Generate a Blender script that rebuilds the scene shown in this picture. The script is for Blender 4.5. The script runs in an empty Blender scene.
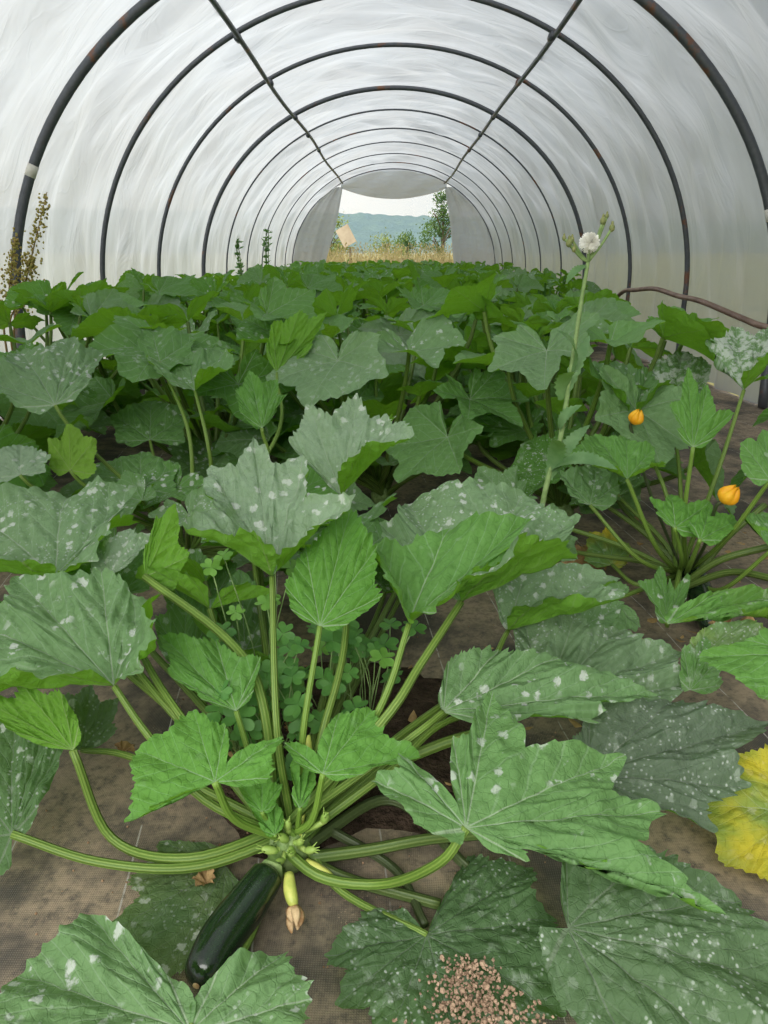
import bpy, math, random
import numpy as np
from mathutils import Vector, Matrix, noise as mnoise

C = bpy.context.scene.collection
SC = bpy.context.scene
V = Vector
PI = math.pi

# ------------------------------------------------------------------ camera
CAM_H, FPX, PITCH, YAW = 0.90, 740.0, math.radians(19.2), math.radians(0.7)
cam_d = bpy.data.cameras.new('camera'); cam = bpy.data.objects.new('camera', cam_d); C.objects.link(cam)
cam.location = (0, 0, CAM_H)
cam.rotation_euler = (PI/2 - PITCH, 0, YAW)
cam_d.lens = FPX / 1024 * 36.0; cam_d.sensor_width = 36.0; cam_d.clip_end = 3000; cam_d.clip_start = .01
SC.camera = cam
_R = cam.rotation_euler.to_matrix()
def ray(px, py):
    return (_R @ V(((px-384)/FPX, (512-py)/FPX, -1.0)))
def at(px, py, Y):                      # point seen at a pixel, at forward distance Y
    d = ray(px, py); return V((0, 0, CAM_H)) + d * (Y/d.y)
def atz(px, py, z=0.0):                 # point seen at a pixel, at height z
    d = ray(px, py); return V((0, 0, CAM_H)) + d * ((z-CAM_H)/d.z)
def onplane(px, py, o, n):
    d = ray(px, py); c = V((0, 0, CAM_H)); return c + d * ((o-c).dot(n)/d.dot(n))
def P(t):                               # (px,py,Y) or (px,py,None,z)
    return atz(t[0], t[1], t[3]) if len(t) > 3 else at(*t)

# ------------------------------------------------------------------ materials
def newmat(name):
    m = bpy.data.materials.new(name); m.use_nodes = True
    nt = m.node_tree; nt.nodes.clear()
    return m, nt
class N:
    def __init__(s, nt): s.nt = nt
    def n(s, typ, ins=None, **kw):
        nd = s.nt.nodes.new(typ)
        for k, v in kw.items(): setattr(nd, k, v)
        for k, v in (ins or {}).items():
            if hasattr(v, 'links') or isinstance(v, bpy.types.NodeSocket): s.nt.links.new(v, nd.inputs[k])
            else: nd.inputs[k].default_value = v
        return nd
    def m(s, op, a, b=0.0, c=None, clamp=False):
        ins = {0: a, 1: b}
        if c is not None: ins[2] = c
        return s.n('ShaderNodeMath', ins, operation=op, use_clamp=clamp).outputs[0]
    def ss(s, x, lo, hi, a=0.0, b=1.0):
        return s.n('ShaderNodeMapRange', {0: x, 1: lo, 2: hi, 3: a, 4: b}, interpolation_type='SMOOTHSTEP').outputs[0]
    def mix(s, f, a, b, bt='MIX'):
        nd = s.n('ShaderNodeMix', data_type='RGBA', blend_type=bt)
        for i, v in ((0, f), (6, a), (7, b)):
            if isinstance(v, bpy.types.NodeSocket): s.nt.links.new(v, nd.inputs[i])
            else: nd.inputs[i].default_value = (v if i == 0 else (*v[:3], 1))
        return nd.outputs[2]
    def noise(s, vec, scale, detail=3, rough=.55, dist=0, out='Fac'):
        ins = {'Scale': scale, 'Detail': detail, 'Roughness': rough, 'Distortion': dist}
        if vec is not None: ins['Vector'] = vec
        return s.n('ShaderNodeTexNoise', ins).outputs[out]
    def out(s, sh, vol=None):
        o = s.n('ShaderNodeOutputMaterial')
        if sh is not None: s.nt.links.new(sh, o.inputs[0])
        if vol is not None: s.nt.links.new(vol, o.inputs[1])
    def bump(s, h, strength, dist):
        return s.n('ShaderNodeBump', {'Height': h, 'Strength': strength, 'Distance': dist}).outputs[0]
    def pbsdf(s, col, rough=.6, normal=None, spec=.5, metal=0.0):
        ins = {'Base Color': col if isinstance(col, bpy.types.NodeSocket) else (*col, 1), 'Roughness': rough, 'Specular IOR Level': spec, 'Metallic': metal}
        if normal is not None: ins['Normal'] = normal
        return s.n('ShaderNodeBsdfPrincipled', ins).outputs[0]
    def mixs(s, f, a, b):
        return s.n('ShaderNodeMixShader', {0: f, 1: a, 2: b}).outputs[0]
    def objcol(s):
        oi = s.n('ShaderNodeObjectInfo')
        sep = s.n('ShaderNodeSeparateColor', {0: oi.outputs['Color']})
        return sep.outputs[0], sep.outputs[1], sep.outputs[2], oi.outputs['Alpha'], oi.outputs['Random']
    def objpos(s): return s.n('ShaderNodeTexCoord').outputs['Object']

def leaf_material():
    m, nt = newmat('zucchini_leaf'); g = N(nt)
    silver, mild, yel, young, rnd = g.objcol()
    pol = g.n('ShaderNodeUVMap', uv_map='polar').outputs[0]
    sp = g.n('ShaderNodeSeparateXYZ', {0: pol}); u, r = sp.outputs[0], sp.outputs[1]
    silver = g.m('ADD', silver, g.m('MULTIPLY', g.m('FLOOR', g.m('DIVIDE', u, 20.0)), .13), clamp=True)
    flat = g.n('ShaderNodeUVMap', uv_map='flat').outputs[0]
    off = g.n('ShaderNodeCombineXYZ', {2: g.m('MULTIPLY', rnd, 37.0)}).outputs[0]
    fl = g.n('ShaderNodeVectorMath', {0: flat, 1: off}, operation='ADD').outputs[0]
    wob = g.m('MULTIPLY_ADD', g.noise(fl, 14, 2), .10, -.05)
    f = g.m('PINGPONG', g.m('ADD', u, g.m('MULTIPLY_ADD', g.noise(fl, 22, 2), .05, -.025)), .5)
    y = g.m('MULTIPLY', g.m('MULTIPLY', f, .96), r)
    wmain = g.m('MAXIMUM', g.m('MULTIPLY_ADD', r, -.006, .0078), .0024)
    main = g.m('SUBTRACT', 1.0, g.ss(g.m('DIVIDE', y, wmain), .55, 1.3))
    side = g.m('SIGN', g.m('SINE', g.m('MULTIPLY', u, 2*PI)))
    ph = g.m('MULTIPLY', g.m('ADD', g.m('SUBTRACT', r, g.m('MULTIPLY', y, 1.15)), wob), 6.5)
    ph = g.m('ADD', ph, g.m('MULTIPLY', side, .22))
    sfr = g.m('ABSOLUTE', g.m('SUBTRACT', g.m('FRACT', ph), .5))
    sec = g.m('MULTIPLY', g.m('SUBTRACT', 1.0, g.ss(sfr, .015, .075)), g.ss(r, .03, .15))
    secw = g.m('MULTIPLY', g.m('SUBTRACT', 1.0, g.ss(sfr, .02, .40)), g.ss(r, .03, .15))
    vor = g.n('ShaderNodeTexVoronoi', {'Vector': fl, 'Scale': 75.0}, feature='DISTANCE_TO_EDGE').outputs[0]
    ter = g.m('SUBTRACT', 1.0, g.ss(vor, .0, .09))
    # pale angular mottles in the vein axils + mildew dots
    v1 = g.n('ShaderNodeTexVoronoi', {'Vector': fl, 'Scale': 40.0, 'Randomness': 1.0}).outputs['Distance']
    d1 = g.m('ADD', v1, g.m('MULTIPLY_ADD', g.noise(fl, 150, 2), .6, -.30))
    dens = g.noise(fl, 9, 2)
    blot = g.m('MULTIPLY', g.ss(d1, .33, .20), g.ss(dens, .43, .54))
    v2 = g.n('ShaderNodeTexVoronoi', {'Vector': fl, 'Scale': 115.0}).outputs['Distance']
    dots = g.m('MULTIPLY', g.ss(v2, .32, .15), g.ss(g.noise(fl, 11, 3), .43, .56))
    cloud = g.m('MULTIPLY', g.ss(g.noise(fl, 22, 5, .7), .56, .72), .55)
    mh = g.m('MINIMUM', g.m('MULTIPLY', mild, 1.4), 1.0)
    blot = g.m('MULTIPLY', blot, g.ss(mild, .75, 1.0, 1.0, .35))
    spots = g.m('MULTIPLY', blot, g.ss(mild, .0, .5, 0, .82))
    spots = g.m('MAXIMUM', spots, g.m('MULTIPLY', dots, g.ss(mild, .35, .9, 0, .8)))
    spots = g.m('MAXIMUM', spots, g.m('MULTIPLY', cloud, g.ss(mild, .5, 1.0, 0, 1.0)))
    hv = g.ss(mild, 1.0, 1.5)
    spots = g.m('MAXIMUM', spots, g.m('MULTIPLY', g.m('MULTIPLY', hv, g.ss(g.noise(fl, 38, 4, .7), .44, .56)), .8))
    # upper side
    big = g.noise(fl, 7, 3)
    top = g.mix(silver, (.085, .225, .028), (.29, .385, .265))
    top = g.mix(g.m('MULTIPLY', big, .55), top, g.mix(.5, top, (.060, .17, .040)))
    top = g.mix(young, top, (.125, .30, .055))
    top = g.mix(g.m('MULTIPLY', ter, g.m('MULTIPLY_ADD', young, .10, .10)), top, (.03, .11, .02))
    vc = g.mix(young, (.30, .40, .26), (.22, .42, .16))
    top = g.mix(g.m('MULTIPLY', g.ss(g.noise(fl, 48, 4, .65), .35, .7), .30), top, g.mix(.55, top, (.02, .07, .015)))
    top = g.mix(g.m('MULTIPLY', sec, .34), top, vc)
    top = g.mix(g.m('MULTIPLY', main, .60), top, g.mix(.6, vc, (.46, .54, .38)))
    top = g.mix(spots, top, (.58, .63, .56))
    ycol = g.mix(g.ss(g.noise(fl, 13, 4), .35, .65), (.20, .28, .03), (.62, .50, .03))
    top = g.mix(g.m('MULTIPLY', yel, g.ss(g.noise(fl, 6, 3), .34, .58)), top, ycol)
    # underside: paler yellow green with raised veins
    und = g.mix(big, (.115, .27, .026), (.15, .33, .040))
    und = g.mix(g.m('MULTIPLY', silver, .2), und, (.09, .15, .07))
    und = g.mix(g.m('MULTIPLY', ter, .25), und, (.13, .24, .07))
    und = g.mix(g.m('MULTIPLY', sec, .5), und, (.17, .29, .08))
    und = g.mix(g.m('MULTIPLY', main, .9), und, (.26, .38, .13))
    und = g.mix(yel, und, (.40, .36, .05))
    aged = g.m('MULTIPLY', g.n('ShaderNodeObjectInfo').outputs['Object Index'], .1, clamp=True)  # object index sets how far the upper side is darkened
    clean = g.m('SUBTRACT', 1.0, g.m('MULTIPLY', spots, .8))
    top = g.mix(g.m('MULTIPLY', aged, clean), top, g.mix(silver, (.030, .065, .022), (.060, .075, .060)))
    back = g.n('ShaderNodeNewGeometry').outputs['Backfacing']
    col = g.mix(back, top, und)
    h = g.m('ADD', g.m('MULTIPLY', main, .10), g.m('MULTIPLY', sec, -.12))
    h = g.m('ADD', h, g.m('MULTIPLY', g.m('SUBTRACT', 1.0, ter), .12))
    v3 = g.n('ShaderNodeTexVoronoi', {'Vector': fl, 'Scale': 60.0}, feature='SMOOTH_F1').outputs['Distance']
    h = g.m('ADD', h, g.m('MULTIPLY', v3, -1.3))
    h = g.m('ADD', h, g.m('MULTIPLY', g.noise(fl, 40, 5), 1.6))
    nor = g.bump(h, .75, .005)
    p = g.pbsdf(col, .62, nor, .18)
    tc = g.mix(young, (.20, .46, .02), (.30, .58, .03))
    tc = g.mix(yel, tc, (.5, .4, .03))
    tc = g.mix(g.m('MULTIPLY', main, .6), tc, (.05, .12, .01))
    tr = g.n('ShaderNodeBsdfTranslucent', {'Color': tc, 'Normal': nor}).outputs[0]
    g.out(g.mixs(.36, p, tr)); return m

def stalk_material():
    m, nt = newmat('leaf_stalk'); g = N(nt)
    old, mild, yel, young, rnd = g.objcol()
    uv = g.n('ShaderNodeUVMap', uv_map='polar').outputs[0]
    sp = g.n('ShaderNodeSeparateXYZ', {0: uv}); u, v = sp.outputs[0], sp.outputs[1]
    st = g.m('MULTIPLY_ADD', g.m('SINE', g.m('MULTIPLY', u, 2*PI*8)), .5, .5)
    mp = g.n('ShaderNodeCombineXYZ', {0: g.m('MULTIPLY', u, 6.0), 1: g.m('MULTIPLY', v, 30.0)}).outputs[0]
    sk = g.noise(mp, 2.2, 4)
    c = g.mix(g.m('MULTIPLY', st, sk), (.085, .165, .020), (.28, .37, .085))
    c = g.mix(g.ss(v, .0, .25, .55, 0), c, (.06, .13, .022))
    c = g.mix(young, c, (.17, .32, .04))
    c = g.mix(old, c, g.mix(sk, (.022, .035, .012), (.055, .075, .025)))
    dots = g.n('ShaderNodeTexVoronoi', {'Vector': mp, 'Scale': 7.0}).outputs['Distance']
    c = g.mix(g.ss(dots, .22, .08, 0, .35), c, (.40, .48, .25))
    p = g.pbsdf(c, .5, g.bump(g.m('ADD', st, g.m('MULTIPLY', sk, .6)), .5, .0018), .4)
    tr = g.n('ShaderNodeBsdfTranslucent', {'Color': (.22, .4, .05, 1)}).outputs[0]
    g.out(g.mixs(.12, p, tr)); return m

def simple(name, c1, c2, scale=20, rough=.7, bump=.3, bdist=.003, spec=.4, trans=None, coord=None, metal=0.0):
    m, nt = newmat(name); g = N(nt)
    vec = g.objpos()
    f = g.noise(vec, scale, 5, .6)
    c = g.mix(g.ss(f, .3, .7), c1, c2)
    p = g.pbsdf(c, rough, g.bump(g.noise(vec, scale*3, 4), bump, bdist), spec, metal)
    if trans:
        tr = g.n('ShaderNodeBsdfTranslucent', {'Color': (*trans[:3], 1)}).outputs[0]
        p = g.mixs(trans[3], p, tr)
    g.out(p); return m

def film_material():
    m, nt = newmat('polythene_film'); g = N(nt)
    uv = g.n('ShaderNodeUVMap', uv_map='flat').outputs[0]
    mp = g.n('ShaderNodeMapping', {0: uv, 3: (.35, 1.3, 1)}).outputs[0]
    mp2 = g.n('ShaderNodeMapping', {0: uv, 2: (0, 0, .5), 3: (.55, 1.5, 1)}).outputs[0]
    n1 = g.noise(mp, 2.0, 2.5, .5, .6)
    n2 = g.noise(mp2, 2.3, 3, .5, .9)
    rid = g.m('SUBTRACT', 1.0, g.ss(g.m('ABSOLUTE', g.m('SUBTRACT', n1, .5)), .0, .035))
    rid2 = g.m('SUBTRACT', 1.0, g.ss(g.m('ABSOLUTE', g.m('SUBTRACT', n2, .5)), .0, .02))
    h = g.m('ADD', g.m('ADD', g.m('MULTIPLY', n1, 1.0), g.m('MULTIPLY', n2, .9)), g.m('MULTIPLY', g.m('ADD', rid, rid2), .03))
    nor = g.bump(h, .6, .06)
    dust = g.noise(uv, 1.1, 5, .6)
    col = g.mix(g.ss(dust, .35, .7), (.365, .382, .400), (.335, .343, .352))
    tr = g.n('ShaderNodeBsdfTranslucent', {'Color': col, 'Normal': nor}).outputs[0]
    df = g.pbsdf((.52, .53, .54), .28, nor, .5)
    tp = g.n('ShaderNodeBsdfTransparent', {'Color': (.93, .95, .96, 1)}).outputs[0]
    a = g.mixs(g.m('MULTIPLY_ADD', g.m('ADD', rid, rid2), .02, .26), tr, df)
    g.out(g.mixs(.07, a, tp)); return m

def mat_floor():
    m, nt = newmat('woven_ground_cover'); g = N(nt)
    vec = g.objpos()
    w1 = g.n('ShaderNodeTexWave', {'Vector': vec, 'Scale': 95.0, 'Distortion': .6}, bands_direction='X').outputs[1]
    w2 = g.n('ShaderNodeTexWave', {'Vector': vec, 'Scale': 95.0, 'Distortion': .6}, bands_direction='Y').outputs[1]
    wv = g.m('MULTIPLY', w1, w2)
    d = g.noise(vec, 3.2, 6, .65, .3)
    fine = g.noise(vec, 60, 5, .7)
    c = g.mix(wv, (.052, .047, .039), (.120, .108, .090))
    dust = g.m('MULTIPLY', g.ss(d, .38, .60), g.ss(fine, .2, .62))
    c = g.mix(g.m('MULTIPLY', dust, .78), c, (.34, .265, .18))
    sp = g.n('ShaderNodeTexVoronoi', {'Vector': vec, 'Scale': 160.0}).outputs['Distance']
    c = g.mix(g.m('MULTIPLY', g.ss(sp, .25, .1), g.ss(g.noise(vec, 8, 3), .5, .62)), c, (.30, .23, .16))
    # dark seams and pale stitched lines across the cover
    sx = g.n('ShaderNodeSeparateXYZ', {0: vec})
    ln = g.m('ABSOLUTE', g.m('SUBTRACT', g.m('FRACT', g.m('MULTIPLY', g.m('ADD', sx.outputs[0], g.m('MULTIPLY', sx.outputs[1], .12)), 5.0)), .5))
    c = g.mix(g.m('MULTIPLY', g.ss(ln, .009, .004), g.ss(g.noise(vec, 30, 2), .35, .55)), c, (.36, .34, .30))
    h = g.m('ADD', g.m('MULTIPLY', wv, .35), fine)
    g.out(g.pbsdf(c, .85, g.bump(h, .5, .003), .25)); return m

MAT = {}
MAT['leaf'] = leaf_material()
MAT['stalk'] = stalk_material()
MAT['film'] = film_material()
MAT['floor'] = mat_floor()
MAT['crown'] = simple('crown_stem', (.10, .17, .045), (.24, .34, .12), 60, .6, .5, .003)
MAT['bud'] = simple('flower_bud', (.22, .38, .07), (.36, .48, .12), 80, .5, .3, .001, trans=(.4, .5, .05, .2))
MAT['pale_bud'] = simple('young_fruit_skin', (.42, .50, .10), (.62, .62, .16), 60, .4, .2, .001, trans=(.6, .6, .1, .15))
MAT['flower'] = simple('flower_petal', (.80, .36, .01), (.88, .55, .03), 40, .55, .3, .002, trans=(.9, .5, .02, .35))
MAT['withered'] = simple('withered_petal', (.30, .13, .04), (.62, .46, .26), 60, .8, .6, .003)
MAT['crumbs'] = simple('crumbly_soil', (.22, .145, .095), (.38, .27, .185), 60, .95, .8, .004, spec=.1)
MAT['soil'] = simple('soil', (.16, .095, .055), (.36, .24, .15), 40, .95, .8, .006, spec=.1)
MAT['dark_soil'] = simple('soil_with_shade', (.028, .019, .013), (.070, .048, .034), 25, .95, 1, .02, spec=.1)  # dark brown soil, shade between the leaves put into its colour
MAT['dry_leaf'] = simple('dry_leaf', (.20, .12, .05), (.45, .30, .13), 50, .8, .5, .003, trans=(.5, .3, .1, .2))
MAT['clover'] = simple('wood_sorrel_leaf', (.055, .17, .035), (.10, .25, .05), 30, .55, .2, .001, trans=(.2, .42, .03, .3))
MAT['clover_light'] = simple('wood_sorrel_young_leaf', (.10, .25, .035), (.16, .34, .06), 30, .55, .2, .001, trans=(.3, .5, .05, .3))
MAT['weed_stem'] = simple('weed_stem', (.12, .20, .06), (.22, .32, .12), 40, .6, .2, .001)
MAT['thistle_leaf'] = simple('sow_thistle_leaf', (.09, .19, .07), (.16, .28, .12), 30, .55, .3, .002, trans=(.2, .4, .05, .3))
MAT['thistle_bud'] = simple('sow_thistle_bud', (.12, .16, .05), (.26, .26, .10), 160, .7, .4, .001)
MAT['fluff'] = simple('seed_fluff', (.85, .84, .78), (.95, .94, .90), 80, .9, .1, .001, trans=(.9, .9, .85, .4))
MAT['dock'] = simple('dock_seed', (.38, .38, .09), (.46, .33, .12), 40, .8, .3, .002, trans=(.5, .4, .1, .2))
MAT['dock_stem'] = simple('dock_stem', (.20, .12, .05), (.30, .22, .08), 30, .7, .2, .002)
MAT['hose'] = simple('hose_plastic', (.13, .075, .05), (.24, .16, .12), 8, .5, .2, .002)
MAT['tape'] = simple('tape', (.55, .53, .46), (.66, .64, .58), 30, .6, .2, .001)
MAT['dry_grass'] = simple('dry_grass', (.20, .18, .075), (.42, .34, .17), 1.6, .85, .1, .001, trans=(.5, .4, .15, .3))
MAT['green_grass'] = simple('meadow_grass', (.16, .19, .05), (.40, .35, .13), .6, .9, .4, .02)
MAT['bush'] = simple('bush_leaves', (.025, .065, .015), (.07, .13, .03), .9, .7, .3, .01, trans=(.1, .2, .02, .25))
MAT['pale_bush'] = simple('pale_bush_leaves', (.11, .16, .03), (.22, .25, .07), .9, .7, .3, .01, trans=(.2, .25, .03, .25))
MAT['bark'] = simple('bark', (.06, .045, .03), (.13, .10, .07), 6, .9, .6, .01)
MAT['board'] = simple('weathered_board', (.30, .24, .16), (.40, .33, .23), 4, .8, .3, .004)
MAT['hill'] = simple('wooded_hill', (.030, .062, .030), (.060, .105, .045), .09, .95, 1.0, 3.0, spec=.05)
MAT['track'] = simple('grey_track', (.30, .29, .29), (.38, .37, .36), 2, .9, .2, .01)

def mat_pipe():
    m, nt = newmat('galvanised_hoop_pipe'); g = N(nt)
    vec = g.objpos()
    f = g.noise(vec, 3.0, 5, .7); f2 = g.noise(vec, 40, 4)
    c = g.mix(f2, (.060, .066, .078), (.115, .122, .135))
    c = g.mix(g.m('MULTIPLY', g.ss(f, .56, .66), .85), c, g.mix(f2, (.16, .055, .025), (.24, .11, .055)))
    g.out(g.pbsdf(c, .45, g.bump(f2, .2, .001), .5, .35)); return m
MAT['pipe'] = mat_pipe()
def mat_fruit():
    m, nt = newmat('zucchini_skin'); g = N(nt)
    uv = g.n('ShaderNodeUVMap', uv_map='polar').outputs[0]
    sp = g.n('ShaderNodeSeparateXYZ', {0: uv})
    st = g.m('MULTIPLY_ADD', g.m('SINE', g.m('MULTIPLY', sp.outputs[0], 2*PI*9)), .5, .5)
    vec = g.objpos()
    v = g.n('ShaderNodeTexVoronoi', {'Vector': vec, 'Scale': 260.0}).outputs['Distance']
    c = g.mix(st, (.006, .014, .007), (.011, .028, .010))
    c = g.mix(g.ss(v, .3, .1, 0, .5), c, (.03, .07, .025))
    g.out(g.pbsdf(c, .16, g.bump(g.noise(vec, 25, 3), .25, .002), .6)); return m
MAT['fruit'] = mat_fruit()

# ------------------------------------------------------------------ mesh helpers
class MB:
    """collects pieces with 'polar' and 'flat' UVs, and links them as one mesh object"""
    def __init__(s): s.v = []; s.f = []; s.u1 = []; s.u2 = []
    def add(s, verts, faces, u1=None, u2=None):
        o = len(s.v); s.v.extend([tuple(p) for p in verts])
        for f in faces: s.f.append([i+o for i in f])
        nl = sum(len(f) for f in faces)
        s.u1.extend(u1 if u1 is not None else [(0, 0)]*nl)
        s.u2.extend(u2 if u2 is not None else [(0, 0)]*nl)
        return s
    def mesh(s, name, mat, smooth=True):
        me = bpy.data.meshes.new(name)
        me.from_pydata(s.v, [], s.f)
        for nm, d in (('polar', s.u1), ('flat', s.u2)):
            l = me.uv_layers.new(name=nm); l.data.foreach_set('uv', np.asarray(d, dtype=np.float32).ravel())
        if smooth: me.polygons.foreach_set('use_smooth', [True]*len(me.polygons))
        me.materials.append(mat); me.update()
        return me
    def build(s, name, mat, parent=None, col=None, smooth=True):
        o = bpy.data.objects.new(name, s.mesh(name, mat, smooth)); C.objects.link(o)
        if parent is not None: o.parent = parent
        if col is not None: o.color = col
        return o

def tag(o, label, cat, group=None, kind=None):
    if label: o['label'] = label
    if cat: o['category'] = cat
    if group: o['group'] = group
    if kind: o['kind'] = kind
    return o
def empty(name, loc, label, cat, group=None, rz=0.0):
    o = bpy.data.objects.new(name, None); C.objects.link(o)
    o.location = loc; o.rotation_euler.z = rz; o.empty_display_size = .1
    return tag(o, label, cat, group)
def copy_tree(o, parent=None):
    c = o.copy(); C.objects.link(c); c.parent = parent
    for ch in list(o.children): copy_tree(ch, c)
    return c

def smooth_path(pts, n):
    """Catmull-Rom through pts"""
    pts = [V(p) for p in pts]
    if len(pts) == 2: pts = [pts[0], pts[0].lerp(pts[1], .5), pts[1]]
    e = [pts[0]*2-pts[1]] + pts + [pts[-1]*2-pts[-2]]
    res = []; m = len(pts)-1
    for i in range(n):
        t = i/(n-1)*m; k = min(int(t), m-1); t -= k
        p0, p1, p2, p3 = e[k:k+4]
        res.append(.5*((2*p1)+(p2-p0)*t+(2*p0-5*p1+4*p2-p3)*t*t+(3*p1-p0-3*p2+p3)*t**3))
    return res
def bezier(a, b, c, d, n):
    r = []
    for i in range(n):
        t = i/(n-1); s = 1-t
        r.append(a*s**3 + b*3*s*s*t + c*3*s*t*t + d*t**3)
    return r
def tube(mb, pts, rad, sides=10, cap=True, ridge=0.0, nr=5, flat=1.0):
    n = len(pts); pts = [V(p) for p in pts]
    if not hasattr(rad, '__len__'): rad = [rad]*n
    t0 = (pts[1]-pts[0]).normalized()
    ref = V((0, 0, 1)) if abs(t0.z) < .9 else V((1, 0, 0))
    x = t0.cross(ref).normalized()
    vs, fs, us = [], [], []
    for i, p in enumerate(pts):
        t = (pts[min(i+1, n-1)]-pts[max(i-1, 0)]).normalized()
        x = (x - t*x.dot(t)).normalized(); y = t.cross(x)
        for k in range(sides):
            a = 2*PI*k/sides
            rr = rad[i]*(1+ridge*math.cos(nr*a))
            vs.append(p + x*math.cos(a)*rr + y*math.sin(a)*rr*flat)
    for i in range(n-1):
        for k in range(sides):
            k2 = (k+1) % sides
            fs.append([i*sides+k, i*sides+k2, (i+1)*sides+k2, (i+1)*sides+k])
            u0, u1, v0, v1 = k/sides, (k+1)/sides, i/(n-1), (i+1)/(n-1)
            us += [(u0, v0), (u1, v0), (u1, v1), (u0, v1)]
    if cap:
        fs.append(list(range(sides))[::-1]); us += [(0, 0)]*sides
        fs.append([(n-1)*sides+k for k in range(sides)]); us += [(0, 1)]*sides
    mb.add(vs, fs, us); return mb
def blob(mb, c, r, axis=V((0, 0, 1)), ratio=1.0, sides=8, rings=5):
    """a small ellipsoid"""
    axis = V(axis).normalized()
    pts = [V(c)+axis*r*ratio*(-math.cos(PI*(i+.0)/(rings))) for i in range(rings+1)]
    rad = [max(r*math.sin(PI*i/rings), r*.03) for i in range(rings+1)]
    return tube(mb, pts, rad, sides)
def box(mb, c, ax, ay, az):
    c, ax, ay, az = map(V, (c, ax, ay, az))
    vs = [c+ax*i+ay*j+az*k for i in (-1, 1) for j in (-1, 1) for k in (-1, 1)]
    return mb.add(vs, [[0, 1, 3, 2], [4, 6, 7, 5], [0, 4, 5, 1], [2, 3, 7, 6], [0, 2, 6, 4], [1, 5, 7, 3]])

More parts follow.
